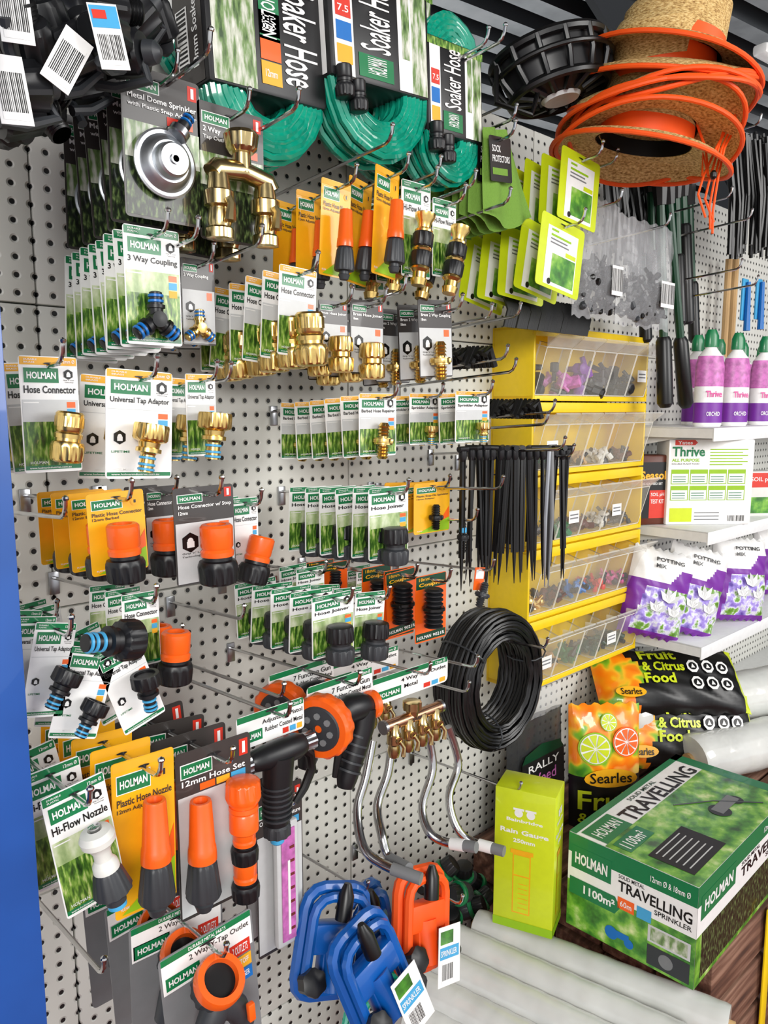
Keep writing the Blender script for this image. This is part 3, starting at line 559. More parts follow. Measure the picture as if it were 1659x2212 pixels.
cc=['charcoal','flower','purple','black','black','green','offwhite','tan','offwhite','brown','grey','green','brown','offwhite','black','brass','brown','blue','red','pink','brown','tan','green','dgreen','dgreen']
for r in range(5):
    z=zt-r*BH
    e=obj('tilt_bin_unit',None,None,(BX0,0,z),None,'yellow storage case with five clear tilting bins','storage bins','yellow bin units'); 
    obj('bin_case',cme,e)
    for k in range(5):
        q=obj('clear_bin',bme,e,(.01+k*bw,0,-H)); obj('pull_lip',lme,q)
        if (r*5+k) in(5,11,13,20,23,4): obj('bin_label',lbm,q)
        b=MB(); rr=random.Random(r*5+k); big=1.9 if r==0 else 1.1
        for t in range(26 if r>0 else 10):
            s=(.009+rr.random()*.008)*big; M=T(rr.uniform(.02,bw-.02),rr.uniform(-.1,-.04),.022+rr.random()*H*(.14 if r>0 else .38))@Matrix.Rotation(rr.uniform(0,6),4,Vector((rr.random(),rr.random(),rr.random())).normalized())
            b.lathe([(.3*s,-s),(.5*s,-.9*s),(.5*s,0),(.25*s,.1*s),(.25*s,s)],cc[r*5+k] if t%4 else 'dark',M,n=8)
        obj('small_fittings',mesh_of(b,'small_fittings'),None,(BX0+.01+k*bw,0,z-H),None,'loose small garden fittings inside a clear bin','fittings','fittings in bins','stuff')
# ---------------------------------------------------------------- stakes
s=MB(); s.tube([(0,0,0),(0,0,-.12),(0,0,-.22),(0,0,-.275)],[.0046,.0054,.004,.0008],'black',n=6); s.box((0,0,-.11),(.0015,.015,.2),'black'); 
hd=MB(); hd.tube([(-.012,0,.004),(.012,0,.004)],.006,'blackrib',n=10); hd.lathe([(.005,-.02),(.008,-.012),(.008,0),(.005,.004)],'blackrib',n=12)
P=U(1000,975,.22); e=thing('garden_stake','black plastic dripper stake hanging point down','stake',P,[('spike',s),('stake_head',hd)],None,'black stakes on hooks')
for i,u in enumerate([1018,1034,1050,1064,1082,1098,1112,1128,1142,1158,1172,1186,1200,1214,1226,1025,1060,1105,1150,1190,1042,1075,1120]):
    d=.22+.004*i if i<15 else .16; dup(e,U(u,972,d),(rad(R.uniform(-3,3)),rad(R.uniform(-3,3)),rad(R.uniform(0,180))))
P=U(1186,975,.32); a=MB(); a.tube([(0,0,0),(-.006,0,-.13),(-.002,0,-.27)],[.005,.0045,.001],'steel',n=8); a2=MB(); a2.tube([(.004,-.003,0),(.012,-.003,-.13),(.006,-.003,-.27)],[.005,.0045,.001],'grey',n=8)
thing('metal_stake','pair of grey metal pegs hanging by the black stakes','stake',P,[('prong',a),('prong',a2)])
hook(P.x,P.z+.005,.34); P=U(1225,985,.3); hook(P.x,P.z,.3)
P=U(1035,1250,.24); lab=MB(); lab.box((0,0,0),(.03,.001,.045),'orange'); lab.rect(-.012,.012,.0,.018,-.001,'white'); thing('tagged_fitting','grey plug on a small orange card','hose fitting',P,p_barb(T(0,-.012,-.03)@RYd(15)@SC(.05),'charcoal')+[('backing_card',lab)],(0,rad(8),0)); hook(P.x,P.z+.02,.26)
P=U(1000,1160,.22); parts=p_barb(SC(.04,.04,.06),'blackrib'); g=MB(); g.lathe([(.006,.02),(.0075,.018),(.0075,.01),(.006,.008)],'skyblue',n=14); parts.append(('blue_ring',g)); thing('slim_connector','slim black connector with a blue ring hanging on wire','hose fitting',P,parts); hook(P.x,P.z+.035,.24)
# black coil
c=MB(); P=U(1060,1465,.17)
for k in range(10):
    for j in range(6):
        rr=.136-j*.0085+R.uniform(-.003,.003)-abs(k-4)*.0018; c.tube([(rr*math.cos(2*math.pi*q/40)*.95+R.uniform(-.0008,.0008),-.04+.0095*k+R.uniform(-.002,.002),rr*1.13*math.sin(2*math.pi*q/40)) for q in range(40)],.0047,'black',n=6,closed=True)
tp=[('tube_coil',c)]
for a in(20,140,260):
    t=MB(); t.tube([((.115+.036*math.cos(x))*math.cos(rad(a)),.056*math.sin(x),(.12+.04*math.cos(x))*math.sin(rad(a))) for x in [2*math.pi*q/12 for q in range(12)]],.002,'charcoal',n=6,closed=True); tp.append(('binding_tie',t))
thing('poly_tube_coil','thick coil of black irrigation tube hanging on a hook','hose',P,tp,(0,0,rad(-4)))
hook(P.x+.0,P.z+.1,.3)
# ---------------------------------------------------------------- J pipes
def jpipe(pts,tag):
    W=[U(u,v,d) for u,v,d in pts]; o=W[0]
    Q=[]
    for i in range(len(W)-1):
        p0=W[max(i-1,0)];p1=W[i];p2=W[i+1];p3=W[min(i+2,len(W)-1)]
        for k in range(5):
            t=k/5; Q.append(.5*((2*p1)+(p2-p0)*t+(2*p0-5*p1+4*p2-p3)*t*t+(3*p1-p0-3*p2+p3)*t**3))
    Q.append(W[-1]); a=MB(); a.tube([q-o for q in Q],.0085,'chrome',n=12); b=MB(); dr=(Q[-1]-Q[-2]).normalized(); b.tube([Q[-1]-o-dr*.05,Q[-1]-o+dr*.004],.0105,'grey',n=12)
    ps=[('bent_tube',a),('end_sleeve',b)]
    if tag: l=MB(); q=Q[-1]-o-dr*.035; l.tube([q-dr*.014,q+dr*.014],.0114,'white',n=12); ps.append(('barcode_label',l))
    thing('bent_tap_spout','curved chrome tube spout with a grey end sleeve','pipe',o,ps,None,'chrome bent spouts')
jpipe([(805,1600,.2),(790,1680,.21),(772,1750,.22),(785,1830,.26),(830,1868,.3),(905,1897,.36)],0)
jpipe([(848,1590,.2),(838,1670,.21),(815,1740,.22),(825,1805,.26),(840,1850,.28),(880,1875,.33)],0)
jpipe([(925,1590,.2),(935,1660,.21),(912,1740,.22),(925,1795,.25),(960,1818,.28),(1025,1830,.34)],1)
jpipe([(968,1570,.2),(990,1650,.21),(970,1720,.22),(985,1785,.25),(1020,1818,.28),(1085,1838,.34)],1)
# ---------------------------------------------------------------- structure
def st(name,mb,loc=(0,0,0)): return obj(name,mesh_of(mb,name),None,loc,kind='structure')
w=MB(); ZT=2.22; zs=[0,.32,.78,1.24,1.70,ZT]; xs=[-1.2,-.6,0,.42,1.02,1.62,2.22,2.82,3.42,4.6]
for i in range(len(zs)-1):
    for j in range(len(xs)-1):
        w.box(((xs[j]+xs[j+1])/2,.012,(zs[i]+zs[i+1])/2),(xs[j+1]-xs[j]-.0025,.024,zs[i+1]-zs[i]-.0025),'pegboard',b=.002)
w.box((1.7,.03,1.1),(5.8,.01,2.2),'beam'); st('wall_back',w)
w=MB(); w.box((1.5,.5,-.01),(9,8,.02),'maroon'); st('floor',w)
# corrugated roof: trapezoid ribs running lengthwise, underside visible
w=MB(); pit=.15; n=66
def rl(y,z): return [(-2,y+.5,z),(9.5,y-1.2,z)]
for i in range(n):
    y=-2.6+i*pit; za=2.86; zb_=2.93
    prof=[(y,za),(y+.07,za),(y+.085,zb_),(y+.135,zb_),(y+.15,za)]
    for a in range(4):
        (y0,q0),(y1,q1)=prof[a],prof[a+1]
        A_=rl(y0,q0);B_=rl(y1,q1); w.add([A_[0],A_[1],B_[1],B_[0]],[(0,1,2,3)],'roofing' if a==0 else 'roof_groove_shade')  # groove faces coloured darker to stand in for their shade
st('ceiling',w)
for k,(a,b) in enumerate([((-1,1.2,2.8),(8,2.4,2.8)),((-1,-.75,2.8),(8,1.9,2.8))]):
    w=MB(); w.tube([a,b],.06,'beam',n=4); st('trim_%d'%(k+1),w)
w=MB(); w.box((3,6.6,1.5),(13,.05,3.2),'farwall'); st('wall_far',w)
w=MB(); w.box((9,1,1.5),(.05,13,3.2),'farwall'); st('wall_right',w)
P=CAM+ray(1640,105)*2.5; w=MB(); w.box((.45,0,0),(.9,.05,.035),'white',b=.01); w.box((.2,0,.05),(.04,.04,.08),'steel'); w.box((.7,0,.05),(.04,.04,.08),'steel'); single('batten_light','white batten light fitting under the roof','light',P,w,(0,0,rad(-6)))
# blue post
A=U(34,1200,.45); w=MB(); 
w.box((-.05,.0,0),(.1,.006,2.8),'bluepost',b=.001); w.box((-.003,.03,0),(.006,.06,2.8),'bluepost',b=.001); w.box((-.097,.03,0),(.006,.06,2.8),'bluepost',b=.001)
single('steel_post','blue painted steel upright post beside the pegboard','post',(A.x,A.y,1.4),w)
# ---------------------------------------------------------------- shelves
SX=2.03; shz=[U(1530,925,.3).z,U(1530,1150,.3).z,U(1530,1392,.3).z,U(1545,1630,.3).z]
sh=MB(); sh.box((.8,-.15,-.002),(1.6,.3,.004),'shelf_white',b=.001); sh.box((.8,-.3,-.018),(1.6,.004,.036),'shelf_white',b=.001); sh.box((.002,-.15,-.014),(.004,.3,.028),'shelf_white')
br=MB(); br.add([(0,0,-.005),(0,-.24,-.005),(0,-.24,-.02),(0,0,-.07)],[(0,1,2,3)],'shelf_white')
sm=mesh_of(sh,'shelf_board'); bm_=mesh_of(br,'bracket')
for z in shz:
    e=obj('wall_shelf',None,None,(SX,0,z),None,'white steel shelf on brackets against the pegboard','shelf','white steel shelves'); obj('shelf_board',sm,e); obj('bracket',bm_,e,(.03,0,0))
# bottles
def bottle():
    a=MB(); S_=SC(1.02,.66,1.12); a.lathe([(.036,0),(.04,.004),(.04,.15),(.034,.175),(.016,.195),(.016,.2)],'white',S_,n=28); b=MB(); b.lathe([(.02,.197),(.021,.2,.001),(.02,.225,.001),(.012,.24)],'green',S_,n=28)
    c=MB(); c.lathe([(.0406,.01),(.0406,.06)],'purple',S_,n=28,capa=False,capb=False); c.lathe([(.0406,.1),(.0406,.15),(.0345,.175)],'flower',S_,n=28,capa=False,capb=False); c.lathe([(.0405,.06),(.0405,.1)],'white',S_,n=28,capa=False,capb=False)
    c.text('Thrive',-.024,.024,.082,.1,-.0278,'pink',bold=.03); c.text('ORCHID',-.02,.02,.03,.042,-.0278,'white')
    return a,b,c
a,b,c=bottle(); P=U(1528,900,.22); e=thing('fertiliser_bottle','white bottle with green cap and pink orchid label','bottle',(P.x,P.y,shz[0]),[('bottle_body',a),('screw_cap',b),('printed_label',c)],(0,0,rad(-35)),'fertiliser bottles on the top shelf')
for u,d in[(1585,.23),(1644,.24),(1545,.1),(1595,.1),(1638,.1),(1500,.12)]:
    P=U(u,900,d); dup(e,(P.x,P.y,shz[0]),(0,0,rad(-35+R.uniform(-8,8))))
# thrive box
b=MB(); bw_,bh=.25,.245; b.box((0,.045,bh/2),(bw_,.09,bh),'white',b=.006); y=-.0006
b.poly([(-bw_*.43,bh*.93),(-bw_*.2,bh*.93),(-bw_*.17,bh*.96),(-bw_*.2,bh*.99),(-bw_*.43,bh*.99)],y,'red'); b.text('Yates',-bw_*.4,-bw_*.23,bh*.94,bh*.98,y-.0004,'white'); b.text('Thrive',-bw_*.46,-bw_*.08,bh*.8,bh*.915,y,'green',bold=.03); b.text('ALL PURPOSE',-bw_*.46,-bw_*.14,bh*.74,bh*.775,y,'limedark',bold=.03); b.text('SOLUBLE PLANT FOOD',-bw_*.46,-bw_*.14,bh*.705,bh*.725,y,'grey')
for i in range(2):
    for j in range(4):
        x=-bw_*.46+j*bw_*.22; z=bh*(.48-.19*i); b.rect(x,x+bw_*.205,z,z+bh*.17,y,'limedark'); b.rect(x+.002,x+bw_*.195,z+.002,z+bh*.12,y-.0003,'white')
        for q in range(3): b.rect(x+.005,x+bw_*.17,z+.006+q*.007,z+.008+q*.007,y-.0005,'green')
for q in range(6): b.rect(-bw_*.02,bw_*(.42 if q%2 else .36),bh*(.7+.035*q),bh*(.712+.035*q),y,'limedark')
b.rect(-bw_*.46,-bw_*.2,bh*.04,bh*.2,y,'lime'); b.barcode(bw_*.22,bw_*.42,bh*.03,bh*.12,y)
for q in range(3): b.rect(-bw_*.17,bw_*.12,bh*(.06+.04*q),bh*(.07+.04*q),y,'grey')
P=U(1530,1120,.24); single('fertiliser_box','white plant food carton with green tables and red logo','box',(P.x-.0,P.y,shz[1]),b,(0,0,rad(-40)))
b=MB(); b.box((0,.03,.1),(.1,.06,.2),'brown',b=.006); b.rect(-.045,.045,.02,.18,-.0006,'black'); b.text('Seasol',-.04,.04,.13,.155,-.001,'yellow',bold=.03); b.text('THE SEAWEED SET',-.04,.03,.115,.122,-.001,'white'); b.rect(-.01,.04,.02,.1,-.001,'red'); b.text('SOIL pH',-.006,.036,.08,.093,-.0014,'white'); b.text('TEST KIT',-.006,.036,.062,.074,-.0014,'white')
P=U(1408,1100,.13); single('soil_test_box','brown carton with black and yellow label','box',(P.x,P.y,shz[1]),b,(0,0,rad(-30)))
b=MB(); b.box((0,.03,.07),(.1,.06,.14),'offwhite',b=.004); b.rect(-.045,.045,.09,.135,-.0006,'red'); b.text('SOIL pH',-.035,.035,.105,.122,-.001,'white'); b.rect(-.045,.045,.01,.06,-.0006,'meadow')
P=U(1640,1110,.27); single('soil_test_box','small white and red soil test carton','box',(P.x,P.y,shz[1]),b,(0,0,rad(-35)))
# pillow bags
def pillow(w,h,t,zone,n=18,seed=1):
    def hb(x,z):
        fx=min(1,abs(2*x/w));fz=min(1,abs(2*z/h)); return t/2*((1-fx**3)**.6)*((1-fz**3)**.6)
    rr=random.Random(seed); b=MB(); 
    ph=rr.random()*6
    def wr(x,z): return .0022*math.sin(x*90/ (w*4)+ph+z*60)+.0015*math.sin(z*140+x*50)
    for sgn in(-1,1):
        V=[(-w/2+w*i/n, sgn*(hb(-w/2+w*i/n,-h/2+h*j/n)+ (wr(-w/2+w*i/n,-h/2+h*j/n) if 0<i<n and 0<j<n else .0005)), -h/2+h*j/n+ (.004*math.sin(i*1.7) if j in(0,n) else 0)) for j in range(n+1) for i in range(n+1)]
        groups={}
        for j in range(n):
            for i in range(n):
                q=(j*(n+1)+i,j*(n+1)+i+1,(j+1)*(n+1)+i+1,(j+1)*(n+1)+i)
                if sgn>0:q=q[::-1]
                groups.setdefault(zone((i+.5)/n,(j+.5)/n,sgn),[]).append(q)
        o=len(b.v); b.v+=[Vector(v) for v in V]
        for m,fs in groups.items():
            if m not in b.mats: b.mats.append(m)
            k=b.mats.index(m); b.f+=[tuple(x+o for x in f) for f in fs]; b.mi+=[k]*len(fs)
    return b,lambda x,z:-(hb(x,z)+.0045)
def pz(fx,fz,s):
    if fz>.8: return 'white'
    if fz>.62: return 'white' if fx<.55+1.2*(fz-.62) else 'purple'
    if fx<.1+.25*fz or fz<.08 or fz>.56: return 'purple'
    return 'bloom'
for k,(u,d,yw,rl,z) in enumerate([(1415,.17,-38,-14,0),(1490,.22,-36,-16,0),(1588,.25,-30,-5,.0),(1670,.2,-30,0,0)]):
    b,fy=pillow(.185,.25,.075,pz,seed=k,n=30); b.text('POTTING',-.035,.05,.09,.101,-.001,'black',fy=fy,bold=.03); b.text('MIX',-.035,-.005,.072,.083,-.001,'black',fy=fy,bold=.03)
    # crocus flower picture: pale petals
    for (px,pz_,sc_) in((.02,-.02,1),(-.01,-.05,.8),(.045,-.055,.8)):
        for a in(-50,-20,15,45): 
            ca,sa=math.cos(rad(90+a)),math.sin(rad(90+a)); q=[(px,pz_),(px+.02*sc_*ca-.009*sa,pz_+.02*sc_*sa+.009*ca),(px+.045*sc_*ca,pz_+.045*sc_*sa),(px+.02*sc_*ca+.009*sa,pz_+.02*sc_*sa-.009*ca)]
            b.add([(x,fy(x,z)-.002,z) for x,z in q],[(0,1,2,3)],'white' if a in(-20,45) else 'lilac' if 'lilac' in MATS else 'lgrey')
    P=U(u,1340,d); single('potting_mix_bag','white and purple bag with lilac flower picture','bag',(P.x,P.y,shz[2]+.132),b,(rad(-8),rad(-rl),rad(yw)),'potting bags on the shelf')
def cz(fx,fz,s):
    if fx<.27-.06*math.sin(fz*9): return 'fruit'
    if fx>.95: return 'lime'
    return 'black'
def citrus(seed):
    b,fy=pillow(.44,.2,.1,cz,seed=seed,n=28); b.text('Fruit',-.09,.02,.045,.08,-.001,'lime',fy=fy,bold=.03); b.text('& Citrus',-.09,.035,.008,.038,-.001,'lime',fy=fy,bold=.03); b.text('Food',-.09,.0,-.03,.002,-.001,'lime',fy=fy,bold=.03)
    b.poly([(-.14+.045*math.cos(rad(a)),-.055+.017*math.sin(rad(a))) for a in range(0,360,20)],fy(-.12,-.05)-.004,'yellow'); b.text('Searles',-.17,-.11,-.065,-.045,fy(-.12,-.05)-.006,'black')
    for i in range(3):
        x=.06+i*.046
        for zc in(.022,-.03): b.poly([(x+.018*math.cos(rad(a)),zc+.021*math.sin(rad(a))) for a in range(22,360,45)],fy(x,zc)-.003,'white'); b.disc(x,zc,.012,fy(x,zc)-.004,'black'); b.poly([(x-.006,zc-.006),(x+.006,zc-.006),(x,zc+.008)],fy(x,zc)-.0046,'white')
    return b
P=U(1470,1560,.24)
single('fruit_food_bag','black plant food bag with orange fruit end lying flat','bag',(P.x,P.y,shz[3]+.085),citrus(3),(rad(-24),rad(3),rad(-36)),'fruit food bags')
single('fruit_food_bag','black plant food bag with orange fruit end lying flat','bag',(P.x+.01,P.y+.05,shz[3]+.215),citrus(4),(rad(-48),rad(2),rad(-38)),'fruit food bags')
def cz2(fx,fz,s): return 'fruit' if fz>.5 else 'black'
b,fy=pillow(.19,.36,.08,cz2,seed=9,n=22)
Q=fy(0,0)
b.poly([(.07*math.cos(rad(a)),.0+.024*math.sin(rad(a))) for a in range(0,360,20)],Q-.004,'yellow'); b.text('Searles',-.055,.055,-.012,.015,Q-.006,'black'); b.text('Fruit',-.08,.07,-.085,-.035,-.001,'lime',fy=fy); b.text('& Citrus',-.08,.07,-.12,-.093,-.001,'lime',fy=fy); b.text('Food',-.08,.05,-.16,-.13,-.001,'white',fy=fy)
for dx,dz,rr_,col in((-.038,.075,.042,'limedark'),(.045,.09,.038,'orange'),(.0,.14,.022,'limedark')): 
    def fd(pts,m,o): b.add([(x,fy(x,z)-o,z) for x,z in pts],[tuple(range(len(pts)))],m)
    fd([(dx+rr_*math.cos(rad(a)),dz+rr_*math.sin(rad(a))) for a in range(0,360,15)],col,.003); fd([(dx+rr_*.9*math.cos(rad(a)),dz+rr_*.9*math.sin(rad(a))) for a in range(0,360,15)],'white',.0036)
    for a in range(0,360,40): fd([(dx+.08*rr_*math.cos(rad(a+18)),dz+.08*rr_*math.sin(rad(a+18)))]+[(dx+rr_*.84*math.cos(rad(a+q)),dz+rr_*.84*math.sin(rad(a+q))) for q in(3,12,24,35)],'lime' if col=='limedark' else 'orange',.0042)
PZ=.475
single('fruit_food_bag','upright black bag printed with limes and oranges','bag',(1.72,-.2,PZ+.13),b,(rad(-6),0,rad(-38)))
# ---------------------------------------------------------------- floor stack of planks
for k in range(4):
    for j in range(5):
        b=MB(); b.box((.65,0,0),(1.3,.115,.1),'planks',b=.004); single('timber_plank','rough brown timber board in a low stack','plank',(1.40+.01*R.random(),-.64+.06+j*.125,PZ-.055-k*.112),b,group='stacked timber boards')
b=MB(); b.box((0,0,-.2),(.03,.004,.42),'case_yellow',b=.001); single('strap','yellow strap around the timber stack','strap',(1.66,-.6475,PZ-.01),b)
NC=UZ(1497,2140,PZ); LX=.5;LY=.27;LZ=.205
def face_graphics(b,M,w,h,side):
    b.rect(0,w,h*.8,h,-.0005,'green',M); b.rect(0,w,h*.5,h*.8,-.0005,'white',M); b.rect(0,w,0,h*.5,-.0005,'meadow',M)
    b.rect(w*.03,w*.36,h*.64,h*.88,-.0009,'green',M); b.text('HOLMAN',w*.06,w*.33,h*.7,h*.82,-.0013,'white',M,bold=.03)
    b.text('SOLID METAL',w*.42,w*.62,h*.75,h*.79,-.0012,'dark',M); b.text('TRAVELLING',w*.42,w*.97,h*.62,h*.73,-.0012,'black',M,bold=.02); b.text('SPRINKLER',w*.7,w*.97,h*.55,h*.6,-.0012,'black',M)
    b.text('12mm Ø & 18mm Ø',w*.66,w*.95,h*.86,h*.92,-.0012,'white',M)
    if side:
        b.poly([(w*.02,h*.36),(w*.4,h*.36),(w*.44,h*.44),(w*.4,h*.54),(w*.02,h*.54)],-.0012,'green',M); b.text('1100m²',w*.14,w*.4,h*.41,h*.5,-.0016,'white',M,bold=.03)
        b.rect(w*.42,w*.55,h*.44,h*.56,-.0012,'orange',M); b.text('60m',w*.44,w*.53,h*.47,h*.53,-.0016,'white',M); b.rect(w*.57,w*.68,h*.44,h*.56,-.0012,'skyblue',M)
        b.rect(w*.66,w*.97,h*.26,h*.43,-.0012,'lgrey',M); b.rect(w*.68,w*.95,h*.28,h*.41,-.0014,'bokeh',M); b.rect(w*.66,w*.97,h*.03,h*.23,-.0012,'charcoal',M); b.disc(w*.8,h*.13,h*.07,-.0015,'grey',M)
    else: b.rect(w*.05,w*.95,h*.05,h*.5,-.0009,'darkgrass',M)
b=MB(); b.box((LX/2,LY/2,LZ/2),(LX,LY,LZ),'white',b=.002)
face_graphics(b,T(-.0,LY,0)@RZd(-90),LY,LZ,True); face_graphics(b,T(0,0,0),LX,LZ,False)
TM=T(0,LY,LZ+.0005)@RZd(-90)@RXd(-90)
b.rect(0,LY,0,LX,-.0004,'white',TM); b.rect(LY*.3,LY,LX*.0,LX,-.0008,'meadow',TM); b.rect(0,LY,LX*.93,LX,-.001,'green',TM); b.rect(0,LY*.06,0,LX,-.001,'green',TM)
b.text('TRAVELLING',LY*.14,LY*.29,LX*.25,LX*.9,-.0014,'black',TM,rot=90,bold=.02); b.text('SOLID METAL',LY*.08,LY*.12,LX*.4,LX*.65,-.0014,'dgreen',TM,rot=90); b.rect(LY*.08,LY*.3,LX*.02,LX*.23,-.0012,'green',TM); b.text('HOLMAN',LY*.14,LY*.24,LX*.04,LX*.21,-.0016,'white',TM,rot=90)
b.text('1100m²',LY*.36,LY*.46,LX*.05,LX*.2,-.0018,'white',TM,rot=90); b.rect(LY*.33,LY*.48,LX*.03,LX*.23,-.0014,'green',TM)
b.rect(LY*.58,LY*.92,LX*.06,LX*.36,-.0014,'dark',TM); 
for k in range(6): b.rect(LY*(.61+.05*k),LY*(.62+.05*k),LX*.09,LX*.3,-.0017,'lgrey',TM)
b.disc(LY*.7,LX*.6,.024,-.0018,'charcoal',TM); b.disc(LY*.72,LX*.74,.018,-.0018,'charcoal',TM); b.rect(LY*.64,LY*.74,LX*.58,LX*.76,-.002,'grey',TM); b.tube([(LY*.4,-.002,LX*.5),(LY*.6,-.002,LX*.66),(LY*.9,-.002,LX*.8)],.0015,'charcoal',TM,n=4)
SM=T(0,LY,0)@RZd(-90); b.disc(LY*.38,LZ*.15,.014,-.0014,'blue',SM); b.disc(LY*.52,LZ*.12,.01,-.0014,'blue',SM); b.rect(LY*.38,LY*.52,LZ*.13,LZ*.2,-.0016,'blue',SM)
single('travelling_sprinkler_box','large printed carton with green lawn pictures on the timber','box',(NC.x,NC.y,PZ+.001),b,(0,0,rad(2)))
# rain gauge box
P=UZ(1192,2030,PZ); b=MB(); gw,gd,gh=.125,.08,.305
b.box((-gw/2,gd/2,gh/2),(gw,gd,gh),'lime',b=.002)
def gf(M,w):
    b.text('Bainbridge',w*.2,w*.8,gh*.77,gh*.8,-.0006,'white',M,bold=.03)
    for q in(.4,.6): b.disc(w*q,gh*.84,w*.07,-.0006,'white',M); b.rect(w*(q-.09),w*(q+.09),gh*.86,gh*.875,-.0008,'white',M)
    b.text('Rain Gauge',w*.1,w*.9,gh*.68,gh*.725,-.0006,'white',M,bold=.03); b.text('250mm',w*.32,w*.68,gh*.63,gh*.66,-.0006,'white',M,bold=.03)
    b.rect(w*.32,w*.62,gh*.12,gh*.55,-.0006,'yellow',M); b.rect(w*.34,w*.6,gh*.4,gh*.54,-.001,'lime',M); b.rect(w*.34,w*.6,gh*.13,gh*.39,-.001,'lime',M); b.rect(w*.28,w*.66,gh*.55,gh*.58,-.001,'yellow',M)
    for q in range(6): b.rect(w*.42,w*.58,gh*(.16+.035*q),gh*(.165+.035*q),-.0014,'yellow',M)
    b.rect(0,w,0,gh*.06,-.0006,'limedark',M)
gf(T(-gw,0,0),gw); gf(T(0,0,0)@RZd(90),gd)
e=single('rain_gauge_box','tall lime green rain gauge carton with white lettering','box',(P.x,P.y,PZ+.001),b,(0,0,rad(-68)))
# weed mat
b,fy=pillow(.24,.6,.03,lambda a,c,s:'smoke' if .3<c<.9 else 'clearbag',seed=5); b.rect(-.085,.1,.0,.13,-.022,'dark'); b.text('RALLY',-.06,.075,.1,.12,-.0235,'white'); b.text('Weed',-.06,.06,.06,.09,-.0235,'flower'); b.text('Mat',-.06,.02,.02,.05,-.0235,'flower'); b.poly([(-.085,.13),(.1,.13),(.08,.155),(0,.165),(-.07,.15)],-.022,'dgreen')
P=U(1178,1740,.1); single('weed_mat_pack','folded grey weed mat in clear wrap with dark label','packet',(P.x,-.07,P.z),b,(rad(-3),0,0))
# plastic rolls
def roll(a,c,r,grp='wrapped film rolls'):
    a=Vector(a);c=Vector(c); L=(c-a).length; b=MB(); prof=[(r*.3,0),(r*.95,0),(r,.01)]+[(r*(1+.018*math.sin(k*2.1)),L*k/24) for k in range(1,24)]+[(r,L-.01),(r*.95,L),(r*.3,L)]
    b.lathe(prof,'wrap',n=28); k=MB(); k.lathe([(r*.28,-.01),(r*.28,L+.01)],'tan',n=16)
    q=(c-a).to_track_quat('Z','Y'); return thing('plastic_film_roll','long roll of clear wrapped plastic film','roll',a,[('film',b),('cardboard_core',k)],q.to_euler(),grp)
for (u0,v0,u1,v1,z,r) in[(1030,2000,1575,2215,.435,.036),(975,2030,1480,2260,.425,.036),(930,2075,1380,2290,.41,.036),(900,2130,1270,2320,.39,.036),(885,2195,1160,2340,.36,.036),(1010,2080,1500,2330,.34,.04),(960,2190,1340,2400,.28,.04)]:
    roll(UZ(u0,v0,z),UZ(u1,v1,z-.01),r)
roll((1.95,-.12,.66),(2.6,-.4,.68),.075); roll((2.0,-.3,.58),(2.7,-.55,.58),.07)
# ---------------------------------------------------------------- hats
def hat():
    a=MB(); pr=[(.001,.118),(.05,.118),(.075,.11),(.086,.096),(.092,.0),(.1,-.004),(.13,-.006),(.155,-.014),(.172,-.028)]
    n=48; vs=[];fs=[]
    def wv(t,k): return (.009*math.cos(2*t)+.004*math.sin(3*t+1))*k
    for r,z in pr:
        for i in range(n):
            t=2*math.pi*i/n; k=max(0,(r-.1)/.072); vs.append((r*math.cos(t)*1.0,r*math.sin(t),z+wv(t,k)))
    for j in range(len(pr)-1):
        for i in range(n): k=(i+1)%n; fs.append((j*n+i,(j+1)*n+i,(j+1)*n+k,j*n+k))
    a.add(vs,fs,'straw')
    b=MB(); b.tube([(.172*math.cos(t),.172*math.sin(t),-.028+wv(t,1)) for t in [2*math.pi*q/48 for q in range(48)]],.0046,'neon_orange',n=8,closed=True)
    c=MB(); c.lathe([(.0935,.0),(.0905,.034)],'neon_orange',n=48,capa=False,capb=False)
    d=MB(); d.lathe([(.0895,.0),(.087,.03)],'black',n=48,capa=False,capb=False)
    return [('straw_body',a),('brim_trim',b,'bright orange brim edging'),('hat_band',c,'bright orange fabric band'),('sweatband',d,'black inner sweatband')]
HC=CAM+ray(1388,312)*1.5
hatp=hat()
e=thing('straw_hat','woven straw hat with bright orange band and brim','hat',HC,hatp,(rad(11),rad(1),rad(10)),'stacked straw hats')
hc0=e
pos=HC.copy()
for i in range(1,8):
    axx=Vector((.12+.03*i,-.2,1)).normalized(); pos=pos+axx*.023
    dup(e,pos+Vector((R.uniform(-.008,.008),R.uniform(-.008,.008),0)),(rad(11+R.uniform(-5,5)),rad(1+1.1*i+R.uniform(-4,4)),rad(10+50*i)))
o=HC
def wp(u,v,t): return CAM+ray(u,v)*t-o
for u0,u1,ve in((1575,1545,495),(1560,1535,480),(1585,1552,505),(1500,1530,380),(1568,1520,470)):
    b=MB(); b.tube([wp(u0,230,1.45),wp(u0+6,270,1.45),wp((u0+u1)/2+R.uniform(-10,10),320,1.45),wp(u1,380,1.44),wp(u1-12,ve-50,1.44),wp(u1+R.uniform(-15,10),ve,1.44)],.0024,'neon_orange',n=6)
    t=obj('chin_cord',mesh_of(b,'chin_cord'),hc0,label='orange chin cord'); t.matrix_parent_inverse=wm(hc0).inverted(); t.matrix_basis=T(*o)
b=MB(); b.lathe([(.003,-.008),(.006,-.004),(.006,.004),(.003,.008)],'black',T(*wp(1541,378,1.43)),n=12); t=obj('cord_bead',mesh_of(b,'cord_bead'),hc0,label='black cord bead'); t.matrix_parent_inverse=wm(hc0).inverted(); t.matrix_basis=T(*o)
P=U(1400,330,.0); hook(P.x,P.z,.3)
